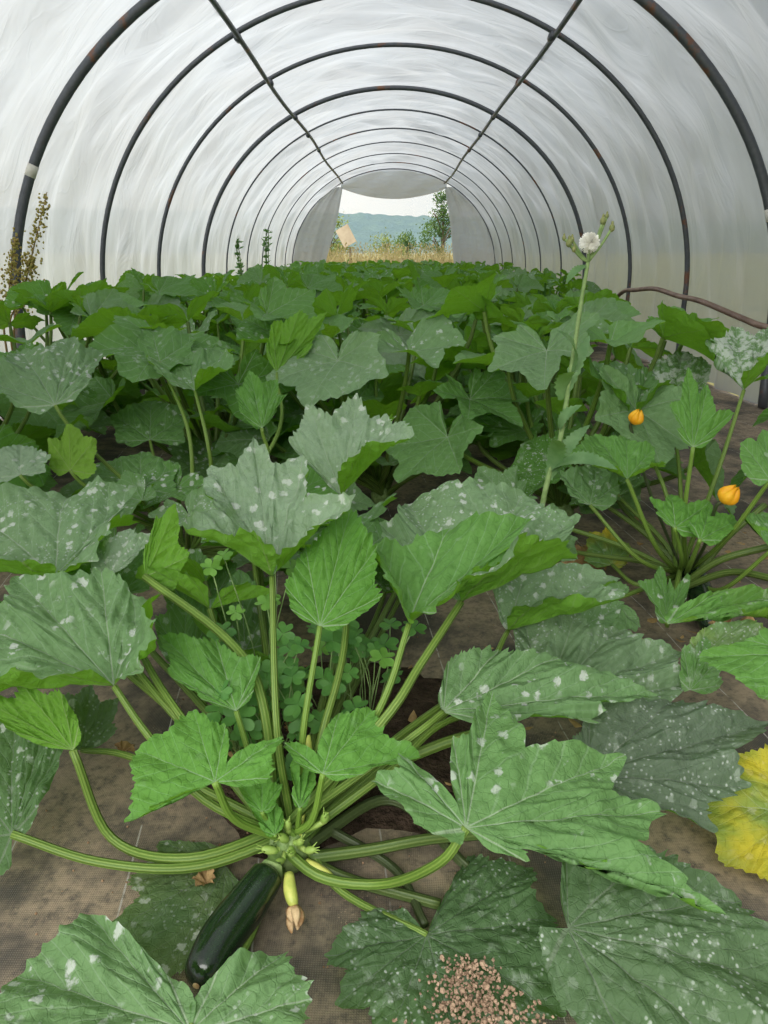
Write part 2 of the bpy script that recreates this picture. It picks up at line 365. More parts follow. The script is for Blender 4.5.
# ------------------------------------------------------------------ the zucchini leaf
def box_smooth(A, k):
    n = len(A); out = np.zeros_like(A)
    for d in range(-k, k+1): out += A[np.clip(np.arange(n)+d, 0, n-1)]
    return out/(2*k+1)
def leaf(mb, O, tips, seed=0, seg=34, nr=16, valley=.2, vpow=1.0, fold=.10, droop=.12, ruff=.022, teeth=6.5, tamp=.052, rough=1.0, gaps=None, tone=0):
    """a blade whose main veins run from O to the tips (left basal lobe round to right basal lobe, seen from above)"""
    rg = np.random.RandomState(seed)
    O = np.array(V(O)); Q = [np.array(V(t))-O for t in tips]; K = len(Q)
    e0 = Q[0]*.55+(Q[0]-Q[1])*.22; e1 = Q[-1]*.55+(Q[-1]-Q[-2])*.22
    P_ = np.array([e0]+Q+[e1]); pu = np.array([-.5]+list(range(K))+[K-.5])
    nt = seg*K+1
    u = np.linspace(-.5, K-.5, nt)
    lens = np.linalg.norm(P_, axis=1); dirs = P_/lens[:, None]
    k = np.clip(np.searchsorted(pu, u, side='right')-1, 0, len(pu)-2)
    w = ((u-pu[k])/(pu[k+1]-pu[k]))[:, None]
    def cr(A):
        A = A if A.ndim > 1 else A[:, None]
        p1, p2 = A[k], A[k+1]; p0, p3 = A[np.maximum(k-1, 0)], A[np.minimum(k+2, len(A)-1)]
        return .5*((2*p1)+(p2-p0)*w+(2*p0-5*p1+4*p2-p3)*w*w+(3*p1-p0-3*p2+p3)*w**3)
    D = cr(dirs); D /= np.linalg.norm(D, axis=1)[:, None]
    Rl = (lens[k]*(1-w[:, 0])+lens[k+1]*w[:, 0])*.5+cr(lens)[:, 0]*.5
    dD = np.gradient(D, axis=0)
    n = np.cross(dD, D); n = box_smooth(n/np.maximum(np.linalg.norm(n, axis=1), 1e-6)[:, None], 4)
    n /= np.maximum(np.linalg.norm(n, axis=1), 1e-6)[:, None]
    tv = 2*np.abs(u-np.round(u)); tv[(u < 0) | (u > K-1)] *= .6
    Lm = lens.max()
    gi = np.clip(np.floor(u).astype(int)+1, 0, K); vv = valley*rg.uniform(.55, 1.35, K+1)
    for g_, d_ in (gaps or {}).items(): vv[g_+1] = d_
    R = Rl*(1-vv[gi]*tv**vpow)
    ang = np.concatenate([[0], np.cumsum(np.linalg.norm(np.diff(D, axis=0), axis=1))])
    if teeth:
        M = max(8, int(teeth*K)); ed = np.linspace(0, ang[-1]+1e-6, M+1); ed[1:-1] += rg.uniform(-.42, .42, M-1)*ed[1]
        ix = np.clip(np.searchsorted(ed, ang, side='right')-1, 0, M-1)
        ph = (ang-ed[ix])/(ed[ix+1]-ed[ix]); pk_ = rg.uniform(.25, .75, M)[ix]; ph = np.where(ph < pk_, ph/pk_*.5, .5+(ph-pk_)/(1-pk_)*.5); am = rg.uniform(.35, 1.2, M)[ix]*tamp
        R = R+Lm*am*(1-np.abs(2*ph-1)**.9*2)*.5*np.clip(R/Lm*1.5, 0, 1)
    R = R*(1+.018*np.sin(ang*9+rg.uniform(0, 6))+.014*np.sin(ang*17+rg.uniform(0, 6)))
    rho = (np.arange(1, nr+1)/nr)**.9
    r = rho[:, None]*R[None, :]; RH = np.broadcast_to(rho[:, None], r.shape); T = np.broadcast_to(tv, r.shape); A = np.broadcast_to(ang, r.shape)
    rn = r/Lm
    Z = fold*r*T**1.1*(.35+.65*RH) - droop*Lm*rn**2*(1-.0*T)
    f1, f2, f3 = rg.uniform(0, 6, 3); k1 = rg.uniform(5, 8)
    Z += ruff*Lm*RH**4*(np.sin(A*k1+f1)+.7*np.sin(A*(k1*2.3)+f2))*(rn+.15)
    X, Y = rn*np.sin(A), rn*np.cos(A)
    q = rg.uniform(0, 6, 4)
    Z += rough*Lm*.026*(np.sin(X*8+q[0])*np.sin(Y*8+q[1])+.3*np.sin(X*15+Y*11+q[2]))*RH
    if rough and nr > 9:
        bl = np.array([[mnoise.noise(V((X[j, i]*9, Y[j, i]*9, seed*.7)))+.6*mnoise.noise(V((X[j, i]*20, Y[j, i]*20, seed*.3))) for i in range(nt)] for j in range(nr)])
        Z += rough*Lm*.026*bl*np.clip(rn*3, 0, 1)
    ph = (rn-rn*T*.5)*6.5*2*PI
    Z += rough*Lm*.008*np.sin(ph)*np.clip(T*3, 0, 1)*np.clip(rn*4, 0, 1)
    Z += rough*Lm*.010*np.clip(T*4, 0, 1)*np.clip(rn*5, 0, 1)
    pts = O + r[..., None]*D[None]+Z[..., None]*n[None]
    verts = [tuple(O)]+[tuple(p) for p in pts.reshape(-1, 3)]
    U = u+5.0+20.0*tone; sd = (seed % 97)*1.37; FX, FY = r*np.sin(A)+sd, r*np.cos(A)
    faces, u1, u2 = [], [], []
    UV1 = [[(U[i], rn[j, i]) for i in range(nt)] for j in range(nr)]; UV2 = [[(FX[j, i], FY[j, i]) for i in range(nt)] for j in range(nr)]
    for i in range(nt-1):
        faces.append([0, 2+i, 1+i]); u1 += [((U[i]+U[i+1])/2, 0), UV1[0][i+1], UV1[0][i]]; u2 += [(sd, 0), UV2[0][i+1], UV2[0][i]]
    for j in range(nr-1):
        b0, b1 = 1+j*nt, 1+(j+1)*nt
        for i in range(nt-1):
            faces.append([b0+i, b0+i+1, b1+i+1, b1+i])
            u1 += [UV1[j][i], UV1[j][i+1], UV1[j+1][i+1], UV1[j+1][i]]; u2 += [UV2[j][i], UV2[j][i+1], UV2[j+1][i+1], UV2[j+1][i]]
    mb.add(verts, faces, u1, u2); return mb
STAR = ((-132, .50, 50), (-96, .72, 34), (-50, .88, 14), (0, 1.0, 4), (50, .88, 14), (96, .72, 34), (132, .50, 50))
def star_tips(O, f, n, L, wid=1.0, cup=1.0, rng=random):
    """tips of a funnel-shaped blade: forward f, upper side n, length L"""
    f = V(f).normalized(); n = V(n); n = (n-f*n.dot(f)).normalized(); lat = f.cross(n); out = []
    for th, R, lift in STAR:
        t = math.radians(th+rng.uniform(-6, 6)); ph = math.radians(lift*cup+rng.uniform(-8, 8)); R = R*L*rng.uniform(.9, 1.1)
        h = lat*math.sin(t)*wid+f*math.cos(t)
        out.append(V(O)+(h*math.cos(ph)+n*math.sin(ph))*R)
    return out

# ------------------------------------------------------------------ hero plants, leaf by leaf
_seed = [100]
class Plant:
    def __init__(s, base, label, group='zucchini plants in the tunnel beds'):
        s.base = V(base); s.root = empty('zucchini_plant', s.base, label, 'zucchini plant', group)
    def leaf(s, O, n, tips, col=(.5, .4, 0, 0), stalk=(), base=None, rad=(.0085, .0055), old=0.0, no_stalk=False, label=None, seed=None, aged=0, **kw):
        _seed[0] += 1; sd = seed if seed is not None else _seed[0]
        Op = P(O); n = V(n).normalized(); b = s.base; ts = []
        for t in tips: ts.append(onplane(t[0], t[1], Op, n) if len(t) == 2 else at(t[0], t[1], Op.y+t[2]))
        lm = MB(); leaf(lm, Op-b, [t-b for t in ts], seed=sd, **kw)
        if col[0] < .95: col = (col[0]*.80,)+tuple(col[1:])
        lo = lm.build('leaf', MAT['leaf'], s.root, col)
        if label: lo['label'] = label
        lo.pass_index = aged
        if not no_stalk:
            st = base if base is not None else b + V((random.uniform(-.02, .02), random.uniform(-.015, .02), .05))
            way = [st] + [P(w) for w in stalk[::-1]] + [Op]
            if len(way) == 2:
                hl = (Op-st).length; hor = V((Op.x-st.x, Op.y-st.y, 0))
                pts = bezier(st, st+V((0, 0, hl*.35))+hor*.25, Op-V((0, 0, hl*.25))-hor*.15, Op, 16)
            else: pts = smooth_path(way, 22)
            tm = MB(); rr = [.86*(rad[0]+(rad[1]-rad[0])*(i/(len(pts)-1))) for i in range(len(pts))]; rr[0] *= 1.25
            tube(tm, [p-b for p in pts], rr, 12, ridge=.06, nr=5)
            tm.build('leaf_stalk', MAT['stalk'], lo, (old, 0, 0, col[3]*.6))
        return lo

random.seed(5)
P1 = Plant(atz(290, 862, 0.0), 'zucchini plant in front, its open crown above a glossy dark fruit on the mat')
p = P1.leaf
YNG = (.05, .08, 0, 1)
p((272, 577, 1.10), (0, -.72, .70), [(257, 531, -.09), (190, 515, -.05), (214, 462), (250, 427), (296, 450), (346, 487, -.04), (303, 531, -.09)],
  (1., .45, 0, 0), [(277, 730, .95)], fold=.07, gaps={4: .42, 1: .30})
p((320, 626, 1.00), (.05, -.78, .62), [(291, 609), (285, 586), (305, 546), (352, 499), (377, 545), (381, 597), (348, 624)],
  (.02, .03, 0, .55), [(303, 735, .93)], rad=(.007, .005), valley=.12, tamp=.06)
p((342, 496, 1.38), (-.2, -.8, .6), [(318, 474), (285, 437), (305, 401), (355, 387), (389, 408), (404, 418, -.06), (354, 445, -.12)],
  (1., .4, 0, 0), [(346, 630, 1.12), (322, 735, .98)], fold=.08)
p((461, 602, 1.12), (-.1, -.40, .91), [(392, 560), (380, 518), (405, 486), (525, 477), (581, 510), (573, 546), (498, 556, -.11)],
  (.80, .75, 0, .0), [(420, 665, 1.02), (382, 722, .95)], rad=(.0095, .007), valley=.14, fold=.10)
p((409, 624, 1.05), (-.2, -.55, .80), [(397, 598, -.05), (377, 540), (447, 521), (536, 505), (503, 555), (463, 586, -.03), (432, 606, -.05)],
  (.30, .12, 0, .42), [(378, 712, .98)], valley=.18, fold=.10)
p((236, 711, .95), (.1, -.55, .83), [(200, 698), (168, 672), (157, 627), (215, 636), (261, 656), (254, 690)],
  (.20, .08, 0, .55), [(262, 790, .91)], rad=(.007, .0045), fold=.12)
p((215, 782, .82), (.0, -.45, .90), [(150, 808), (122, 819), (131, 744), (191, 703), (225, 723), (283, 732), (270, 776)],
  YNG, [(236, 820, .85)], valley=.2, gaps={4: .72, 2: .22}, rad=(.0085, .006), tamp=.06)
p((323, 774, .87), (.05, -.45, .88), [(294, 762), (284, 740), (340, 708), (372, 706), (421, 752), (362, 774)],
  YNG, [(312, 820, .885)], valley=.2, gaps={1: .68}, rad=(.008, .005), tamp=.06)
p((466, 828, .76), (.08, -.32, .93), [(432, 837), (369, 778), (398, 750), (454, 732), (494, 685), (626, 749), (672, 803), (726, 907), (600, 862), (528, 858)],
  (.50, .35, 0, .25), [(440, 862, .762), (385, 884, None, .035), (320, 877, None, .03)], valley=.22, gaps={2: .78, 4: .42, 5: .25, 8: .4}, rad=(.010, .007), fold=.08, droop=.08, teeth=5)
p((443, 712, 1.00), (0, -.38, .92), [(440, 690), (449, 660), (500, 647), (560, 653), (666, 680), (600, 713), (510, 722)],
  (.60, .45, 0, .08), [(405, 742, .95)], valley=.15)
p((545, 702, 1.18), (0.05, -.50, .86), [(528, 684), (522, 597), (579, 605), (624, 618), (684, 645), (691, 680), (655, 724)],
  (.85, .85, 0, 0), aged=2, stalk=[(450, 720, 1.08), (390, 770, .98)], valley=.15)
p((114, 686, .98), (.05, -.45, .89), [(40, 672, -.09), (-50, 684, -.06), (-60, 600), (5, 560), (100, 565), (154, 587), (157, 635, -.05), (135, 655, -.07)],
  (.62, .5, 0, .06), [(148, 735, .95), (205, 800, .91)], valley=.14, gaps={5: .35, 2: .3})
p((55, 577, 1.30), (0, -.42, .90), [(20, 562, -.09), (-60, 562), (-40, 492), (62, 480), (135, 484), (129, 510), (92, 555, -.07)],
  (.75, .65, 0, 0), [(130, 662, 1.10), (172, 712, 1.02)], valley=.12)
p((145, 577, 1.22), (.1, -.95, .2), [(175, 590), (189, 556), (178, 503), (156, 516), (145, 545)], (.2, .3, 0, .2), [(228, 640, 1.08), (262, 700, 1.0)], rad=(.010, .008))
p((110, 574, 1.26), (-.1, -.7, .7), [(92, 573), (97, 542), (130, 526), (157, 531), (133, 560)], (1, .8, 0, 0), [(135, 640, 1.15), (180, 715, 1.0)])
p((12, 834, None, .09), (.05, -.55, .83), [(-10, 882), (-60, 845), (-60, 740), (10, 694), (50, 702), (67, 730), (40, 804)],
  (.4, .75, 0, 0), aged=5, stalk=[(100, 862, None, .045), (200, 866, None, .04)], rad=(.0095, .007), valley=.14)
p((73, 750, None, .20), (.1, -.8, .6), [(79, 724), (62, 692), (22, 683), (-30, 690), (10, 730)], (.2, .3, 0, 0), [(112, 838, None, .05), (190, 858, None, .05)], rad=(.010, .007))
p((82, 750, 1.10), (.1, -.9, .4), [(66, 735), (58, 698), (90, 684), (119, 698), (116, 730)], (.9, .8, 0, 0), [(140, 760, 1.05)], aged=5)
p((190, 1032, None, .10), (.02, -.10, 1.0), [(218, 975), (284, 945), (313, 1000), (280, 1120), (150, 1180), (-40, 1110), (8, 965), (88, 911), (166, 972)],
  (.55, .65, 0, .05), [(212, 985, None, .03), (250, 935, None, .02)], rad=(.009, .0075), valley=.12, droop=.05)
p((427, 935, None, .025), (.0, .0, 1), [(446, 897), (475, 846), (533, 864), (557, 915), (566, 1012), (470, 1085), (385, 1055), (335, 1000), (327, 955), (372, 908)],
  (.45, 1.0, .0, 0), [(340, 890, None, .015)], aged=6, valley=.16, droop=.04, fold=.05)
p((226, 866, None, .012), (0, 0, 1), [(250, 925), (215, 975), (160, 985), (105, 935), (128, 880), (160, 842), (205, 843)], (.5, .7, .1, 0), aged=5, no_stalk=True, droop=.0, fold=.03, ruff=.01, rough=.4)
p((508, 631, 1.30), (-.1, -.6, .8), [(498, 610), (490, 578), (530, 553), (614, 562), (620, 590, -.05), (540, 596, -.10)], (.9, .7, 0, 0), [(470, 690, 1.15)])
# low shaded leaves behind the crown
p((200, 625, 1.45), (.1, -.7, .6), [(170, 620), (165, 575), (195, 545), (235, 560), (240, 610)], (.3, .5, 0, 0), [(250, 690, 1.15)])
p((245, 650, 1.35), (.1, -.75, .6), [(215, 645), (205, 600), (240, 565), (275, 590), (275, 640)], (.3, .4, 0, 0))
p((185, 665, 1.25), (.1, -.7, .6), [(160, 650), (155, 615), (185, 590), (215, 610), (215, 650)], (.25, .3, 0, 0))
p((560, 640, 1.5), (.0, -.5, .85), [(530, 635), (540, 590), (585, 580), (625, 600), (610, 640)], (.5, .6, 0, .0), [(450, 700, 1.15)])
# centre of the crown: small unfolding leaves
p((262, 812, .88), (.1, -.75, .6), [(246, 802), (238, 780), (262, 765), (282, 785), (275, 806)], (0, 0, 0, 1), rad=(.006, .004), fold=.3)
p((300, 808, .885), (.5, -.6, .6), [(292, 795), (290, 765), (303, 738), (314, 765), (310, 795)], (0, 0, 0, 1), rad=(.006, .004), fold=.35)
p((275, 835, .87), (.3, -.5, .8), [(262, 830), (252, 808), (275, 800), (284, 818)], (0, 0, 0, 1), rad=(.005, .003), fold=.3)
P1r = P1.root; b1 = P1.base
cm = MB()
blob(cm, V((0, 0, .03)), .035, (0, .1, 1), 1.2, 14, 8)
for k in range(7):
    a = k*.9; q = V((.03*math.cos(a), .028*math.sin(a), .045+.008*(k % 3)))
    tube(cm, [V((0, 0, .03)), q*.7+V((0, 0, .01)), q], [.013, .012, .008], 8)
cm.build('crown', MAT['crown'], P1r)
# stalks of older leaves lying on the mat, leading out to the right behind the broad leaf
def bare(pts, r0, r1, old):
    m = MB(); ps = smooth_path([P(q) for q in pts], 20)
    tube(m, [q-b1 for q in ps], [r0+(r1-r0)*i/19 for i in range(20)], 10, ridge=.06)
    m.build('bare_stalk', MAT['stalk'], P1r, (old, 0, 0, 0))
bare([(300, 850, None, .03), (390, 800, None, .03), (468, 868, None, .012)], .010, .008, .9)
bare([(310, 858, None, .03), (370, 850, None, .03), (440, 838, None, .04), (560, 830, None, .03)], .010, .008, .5)
bare([(312, 862, None, .025), (350, 880, None, .015), (440, 905, None, .012)], .009, .008, .7)
bare([(300, 850, None, .03), (345, 790, None, .06), (440, 745, None, .12), (500, 730, None, .14)], .010, .009, .1)
bare([(330, 830, None, .03), (395, 870, None, .012), (425, 925, None, .012)], .008, .006, 1.0)
bare([(280, 870, None, .025), (262, 905, None, .02), (240, 945, None, .018), (228, 962, None, .016)], .010, .009, .35)
# knobs and hanging buds round the crown
for (px, py, z, r, ax) in ((283, 838, .075, .007, (-.5, -.4, .8)), (300, 842, .07, .006, (.4, -.5, .8)), (270, 850, .06, .007, (-.9, -.2, .4)), (325, 818, .11, .007, (.2, -.3, .9)),
                       (292, 853, .06, .006, (0, -.7, .5)), (279, 862, .05, .006, (-.4, -.6, .3)), (310, 850, .06, .006, (.7, -.4, .5)), (288, 825, .09, .006, (0, -.3, 1))):
    m = MB(); c = atz(px, py, z)-b1; ax = V(ax).normalized()
    blob(m, c, r, ax, 2.0, 8, 7)
    for k in range(4):
        d = (ax+V((random.uniform(-.4, .4), random.uniform(-.4, .4), random.uniform(-.4, .4)))).normalized(); tube(m, [c+d*r, c+d*r*3.2], [.0018, .0006], 4)
    tube(m, [c-ax*r*1.5, (c*.5+V((0, 0, .02)))], [.004, .006], 6)
    m.build('flower_bud', MAT['bud'], P1r)
m = MB()
ps = [atz(307, 778, .13)-b1, atz(306, 762, .155)-b1, atz(309, 735, .19)-b1]
tube(m, smooth_path([atz(300, 835, .06)-b1]+ps, 12), [.004]*6+[.007, .010, .011, .009, .006, .002], 8)
m.build('flower_bud', MAT['pale_bud'], P1r)

def fruit(parent, base, pts, R, stemcol=True, stem_from=None, mat='fruit'):
    """a full zucchini along pts: fat body, stem end, blossom scar"""
    ps = smooth_path(pts, 26); n = 26; rad = []
    for i in range(n):
        t = i/(n-1)
        k = .66+.34*math.sin(PI*min(1, max(0, t*.8+.12)))
        if t < .04: k *= .75+.25*(t/.04)
        if t > .86: k *= math.sqrt(max(0.0, 1-((t-.86)/.14)**2))*.95+.05
        rad.append(R*k)
    m = MB(); tube(m, [q-base for q in ps], rad, 24, ridge=.022, nr=8)
    o = m.build('zucchini', MAT[mat], parent)
    if stem_from is not None:
        s = MB(); a = V(stem_from)
        tube(s, smooth_path([a-base, (a*.4+ps[0]*.6)-base, ps[0]-base], 8), [.011, .010, .010, .011, .012, .014, .017, .021], 10, ridge=.10, nr=5)
        s.build('fruit_stem', MAT['crown'], o)
    e = MB(); blob(e, ps[-1]-base, R*.16, ps[-1]-ps[-2], .4, 10, 5)
    e.build('blossom_scar', MAT['withered'], o)
    return o
fruit(P1r, b1, [atz(270, 872, .045), atz(243, 910, .036), atz(217, 945, .034), atz(196, 986, .032)], .0305, stem_from=b1+V((-.01, -.01, .045)))
m = MB(); ps = [atz(289, 874, .045)-b1, atz(290, 890, .04)-b1, atz(294, 906, .03)-b1]
tube(m, smooth_path(ps, 9), [.007, .008, .0088, .0092, .0095, .0095, .009, .008, .006], 10)
yf = m.build('young_zucchini', MAT['pale_bud'], P1r); yf['label'] = 'small yellow-green young fruit with a withered flower'
m = MB(); e = ps[2]
for k in range(5):
    a = k*1.256
    tip = e+V((.006*math.cos(a)+.005, -.022-.008*(k % 2), -.012+.008*math.sin(a)))
    tube(m, smooth_path([e, e+(tip-e)*.5+V((.005*math.cos(a), 0, .006*math.sin(a))), tip], 6), [.006, .007, .007, .006, .004, .001], 6, flat=.5)
m.build('withered_flower', MAT['withered'], yf)
m = MB(); ps = [atz(306, 862, .035)-b1, atz(320, 870, .03)-b1, atz(333, 878, .022)-b1]
tube(m, smooth_path(ps, 8), [.006, .007, .0075, .0075, .007, .007, .006, .004], 8)
m.build('young_zucchini', MAT['pale_bud'], P1r)

# plant at the right, behind the broad leaf
P2 = Plant(atz(682, 592, 0.0), 'zucchini plant beside the sow thistle, with an orange flower and dark fruit')
p = P2.leaf
p((627, 479, 1.72), (0, -.55, .83), [(603, 462, -.06), (573, 449, -.03), (596, 430), (628, 431), (656, 444), (664, 461), (646, 468, -.06)], (.2, .1, 0, .45), [(655, 545, 1.75)])
p((693, 447, 1.75), (-.05, -.85, .5), [(676, 430), (671, 404), (690, 366), (710, 383), (736, 410), (713, 438)], (.15, .1, 0, .45), [(684, 520, 1.78)], valley=.3)
p((675, 528, 1.66), (.1, -.5, .85), [(656, 513), (650, 496), (672, 489), (712, 499), (744, 516), (706, 536)], (.02, .05, 0, .75), [(682, 560, 1.74)], valley=.3)
p((700, 540, 1.62), (.1, -.5, .85), [(690, 520), (712, 505), (742, 515), (722, 540)], (.02, .05, 0, .7), [(690, 565, 1.72)], valley=.3)
p((633, 418, 2.10), (0, -.45, .87), [(602, 374, -.07), (580, 351), (628, 350), (651, 365), (673, 382), (655, 392, -.07)], (.5, .3, 0, .2), [(668, 500, 1.95)])
p((744, 390, 2.0), (-.1, -.6, .75), [(728, 372), (705, 346), (738, 321), (778, 316), (795, 335), (778, 350, -.08), (752, 364, -.12)], (.6, 2.0, 0, 0), [(715, 480, 1.92)])
p((672, 412, 2.25), (-.1, -.6, .75), [(652, 395), (650, 358), (685, 343), (712, 362), (705, 395)], (.4, 1.8, 0, 0), [(680, 480, 2.1)])
p((770, 480, 1.6), (-.2, -.7, .65), [(748, 478), (742, 440), (765, 425), (800, 440), (795, 480)], (.3, .2, 0, .35), [(725, 540, 1.7)])
p((667, 622, 1.55), (.1, -.75, .65), [(655, 612), (640, 580), (662, 561), (670, 578), (691, 571), (690, 592)], (.2, .5, 0, .1), valley=.3)
p((590, 505, 1.85), (.1, -.5, .85), [(570, 495), (560, 470), (600, 455), (622, 480), (612, 505)], (.5, .3, 0, .1), [(640, 560, 1.8)])
p((612, 600, 1.62), (-.1, -.3, .9), [(640, 625), (600, 640), (575, 605), (590, 585), (628, 585)], (.45, .5, 0, 0), [(640, 590, 1.7)])
p((772, 550, 1.6), (-.2, -.5, .8), [(768, 530), (742, 515), (765, 508), (795, 520), (800, 550)], (.3, .2, 0, .3), [(720, 590, 1.72)])
p((612, 565, 1.95), (.1, -.6, .8), [(585, 560), (590, 530), (612, 523), (630, 545), (625, 565)], (.2, .2, .9, 0), [(640, 585, 1.85)])
cm = MB(); blob(cm, V((0, 0, .03)), .04, (0, .1, 1), 1.2, 14, 8); cm.build('crown', MAT['crown'], P2.root)
fruit(P2.root, P2.base, [atz(689, 562, .07), atz(695, 580, .055), atz(703, 605, .042), atz(712, 630, .035)], .036, stem_from=P2.base+V((0, 0, .06)))
def open_flower(parent, base, c, d, r=.03, shut=False):
    d = V(d).normalized(); x = d.cross(V((0, 0, 1)) if abs(d.z) < .9 else V((1, 0, 0))).normalized(); y = d.cross(x)
    m = MB(); k5 = 5
    nu, nv = 40, 7; vs = []; fs = []
    for j in range(nv):
        t = j/(nv-1)
        for i in range(nu):
            a = 2*PI*i/nu; lob = abs(math.cos(a*k5/2))
            rr = r*((.22+.55*math.sin(PI*t**.8)**.9*(.8+.2*lob)) if shut else (.22+.78*t**1.1*(.75+.25*lob))); hh = r*1.5*t*(.8+.2*lob)
            if not shut: hh -= r*.5*t**3
            vs.append(V(c)-base + x*math.cos(a)*rr + y*math.sin(a)*rr + d*hh)
    for j in range(nv-1):
        for i in range(nu):
            i2 = (i+1) % nu; fs.append([j*nu+i, j*nu+i2, (j+1)*nu+i2, (j+1)*nu+i])
    m.add(vs, fs); fl = m.build('flower', MAT['flower'], parent)
    s = MB(); tube(s, smooth_path([V(c)-base+d*.004, V(c)-base-d*r*.7, (V(c)-base)*.6+V((0, 0, -.02)), V((0, 0, .05))], 12), [.007, .006]+[.0045]*10, 8)
    s.build('flower_stalk', MAT['stalk'], fl)
open_flower(P2.root, P2.base, at(722, 502, 1.68), (.45, -.25, .8), .034, True)
open_flower(P2.root, P2.base, at(634, 424, 1.95), (.2, -.2, 1), .028, True)
for (a, b, c, r) in (((682, 585, 1.8), (720, 560, 1.75), (775, 545, 1.7), .009), ((682, 588, 1.8), (730, 572, 1.72), (780, 580, 1.6), .009), ((690, 585, 1.8), (725, 540, 1.9), (765, 505, 1.95), .009)):
    m = MB(); tube(m, [q-P2.base for q in smooth_path([P(a), P(b), P(c)], 14)], [r]*14, 10, ridge=.06); m.build('bare_stalk', MAT['stalk'], P2.root, (.45, 0, 0, 0))

# plant whose crown is past the right edge of the view
P4 = Plant((1.02, 1.02, 0), 'zucchini plant with the white-speckled broad leaves over the mat, a yellowed leaf beside them')
p = P4.leaf
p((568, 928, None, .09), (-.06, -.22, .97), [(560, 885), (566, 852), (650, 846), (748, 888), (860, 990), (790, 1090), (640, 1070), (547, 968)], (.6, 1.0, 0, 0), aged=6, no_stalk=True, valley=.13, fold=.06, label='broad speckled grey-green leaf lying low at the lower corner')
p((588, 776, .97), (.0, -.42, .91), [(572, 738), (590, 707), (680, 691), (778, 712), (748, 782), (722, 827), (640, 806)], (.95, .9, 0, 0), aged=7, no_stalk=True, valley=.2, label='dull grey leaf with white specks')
p((800, 812, .95), (-.1, -.45, .88), [(775, 885), (727, 862), (690, 800), (748, 752), (800, 730)], (.2, .3, .85, 0), [(830, 830, .98)], valley=.12, label='yellowed leaf')
p((668, 624, 1.30), (.1, -.45, .88), [(680, 605), (722, 589), (795, 583), (800, 606), (735, 612)], (.3, .2, .05, .6), no_stalk=True)
p((815, 655, 1.12), (-.1, -.45, .88), [(810, 725), (764, 697), (700, 650), (745, 640), (800, 618)], (.25, .15, 0, .6), [(830, 720, 1.05)], valley=.12)
p((700, 655, 1.28), (-.1, -.5, .85), [(690, 640), (705, 628), (750, 616), (775, 630), (740, 655)], (.5, 1.1, .2, .2), no_stalk=True)
p((690, 690, 1.22), (-.1, -.7, .7), [(680, 680), (684, 645), (708, 632), (728, 650), (722, 685)], (.25, 1.1, 0, .0), no_stalk=True)
cm = MB(); blob(cm, V((0, 0, .03)), .04, (0, .1, 1), 1.2, 14, 8); cm.build('crown', MAT['crown'], P4.root)

P5 = Plant((-.62, 2.05, 0), 'zucchini plant behind the front one, with tall arched stalks over a dark gap')
p = P5.leaf
p((195, 391, 2.15), (0, -.45, .9), [(158, 372, -.05), (150, 352), (185, 338), (222, 345), (228, 362, -.05), (205, 365, -.12)], (.5, .3, 0, .1), [(207, 440, 2.05), (210, 480, 2.05)])
p((262, 428, 2.0), (0, -.85, .5), [(240, 412), (234, 388), (248, 366), (276, 376), (287, 392), (276, 412)], (.15, .1, 0, .4), [(262, 470, 2.02)], valley=.25)
p((277, 373, 2.3), (.2, -.9, .3), [(310, 350), (326, 314), (300, 310), (272, 322), (266, 345)], (.1, .1, 0, .4), [(275, 440, 2.15)])
p((160, 362, 2.3), (0, -.5, .85), [(120, 362), (110, 338), (150, 322), (195, 335), (190, 360)], (.3, .2, 0, .1), [(190, 440, 2.1)])
p((55, 405, 2.0), (.1, -.5, .85), [(20, 408), (-20, 375), (15, 335), (72, 326), (102, 345), (90, 385)], (.75, .5, 0, 0))
p((70, 470, 1.9), (.1, -.75, .6), [(95, 475), (96, 440), (70, 425), (50, 440), (52, 470)], (.2, .2, .1, .3))
p((20, 475, 1.8), (.0, -.4, .9), [(-10, 480), (-20, 450), (20, 442), (50, 455), (45, 472)], (1, .3, 0, 0))
p((150, 440, 2.3), (0, -.6, .8), [(115, 440), (110, 410), (150, 395), (190, 412), (185, 440)], (.3, .3, 0, 0))
p((140, 490, 2.0), (0, -.5, .85), [(100, 490), (95, 460), (140, 448), (180, 462), (175, 492)], (.3, .5, 0, 0))
def under(pl, rng, n, xr, yr, zr, Lr=(.13, .20)):
    for k in range(n):
        O = V((rng.uniform(*xr), rng.uniform(*yr), rng.uniform(*zr))); b = pl.base
        f = V((O.x-b.x, O.y-b.y, 0)).normalized()+V((rng.uniform(-.5, .5), rng.uniform(-.5, .2), rng.uniform(-.3, .3)))
        L = rng.uniform(*Lr); lm = MB(); leaf(lm, O-b, star_tips(O-b, f, (rng.uniform(-.3, .3), rng.uniform(-.6, .1), 1), L, 1.0, rng.uniform(.6, 1.2), rng), seed=int(rng.random()*9000), seg=16, nr=9, valley=rng.uniform(.12, .25))
        lo = lm.build('leaf', MAT['leaf'], pl.root, (rng.uniform(.05, .55), rng.choice((.2, .5, .8)), 0, rng.choice((0, 0, .15))))
        tm = MB(); st = V((rng.uniform(-.02, .02), rng.uniform(-.02, .02), .03)); e = O-b
        tube(tm, bezier(st, st+V((e.x*.3, e.y*.3, e.z*.6)), e*.8+V((0, 0, -.02)), e, 12), [.0085-.003*i/11 for i in range(12)], 8, cap=False)
        tm.build('leaf_stalk', MAT['stalk'], lo, (rng.uniform(0, .5), 0, 0, 0))
ru = random.Random(12)
under(P5, ru, 16, (-1.05, -.15), (1.55, 2.3), (.10, .34))
under(P1, ru, 8, (-.70, -.28), (1.22, 1.6), (.10, .28))
under(P1, ru, 6, (-.22, .12), (1.45, 1.85), (.10, .30))
under(P2, ru, 5, (.30, .75), (1.75, 2.3), (.10, .32))
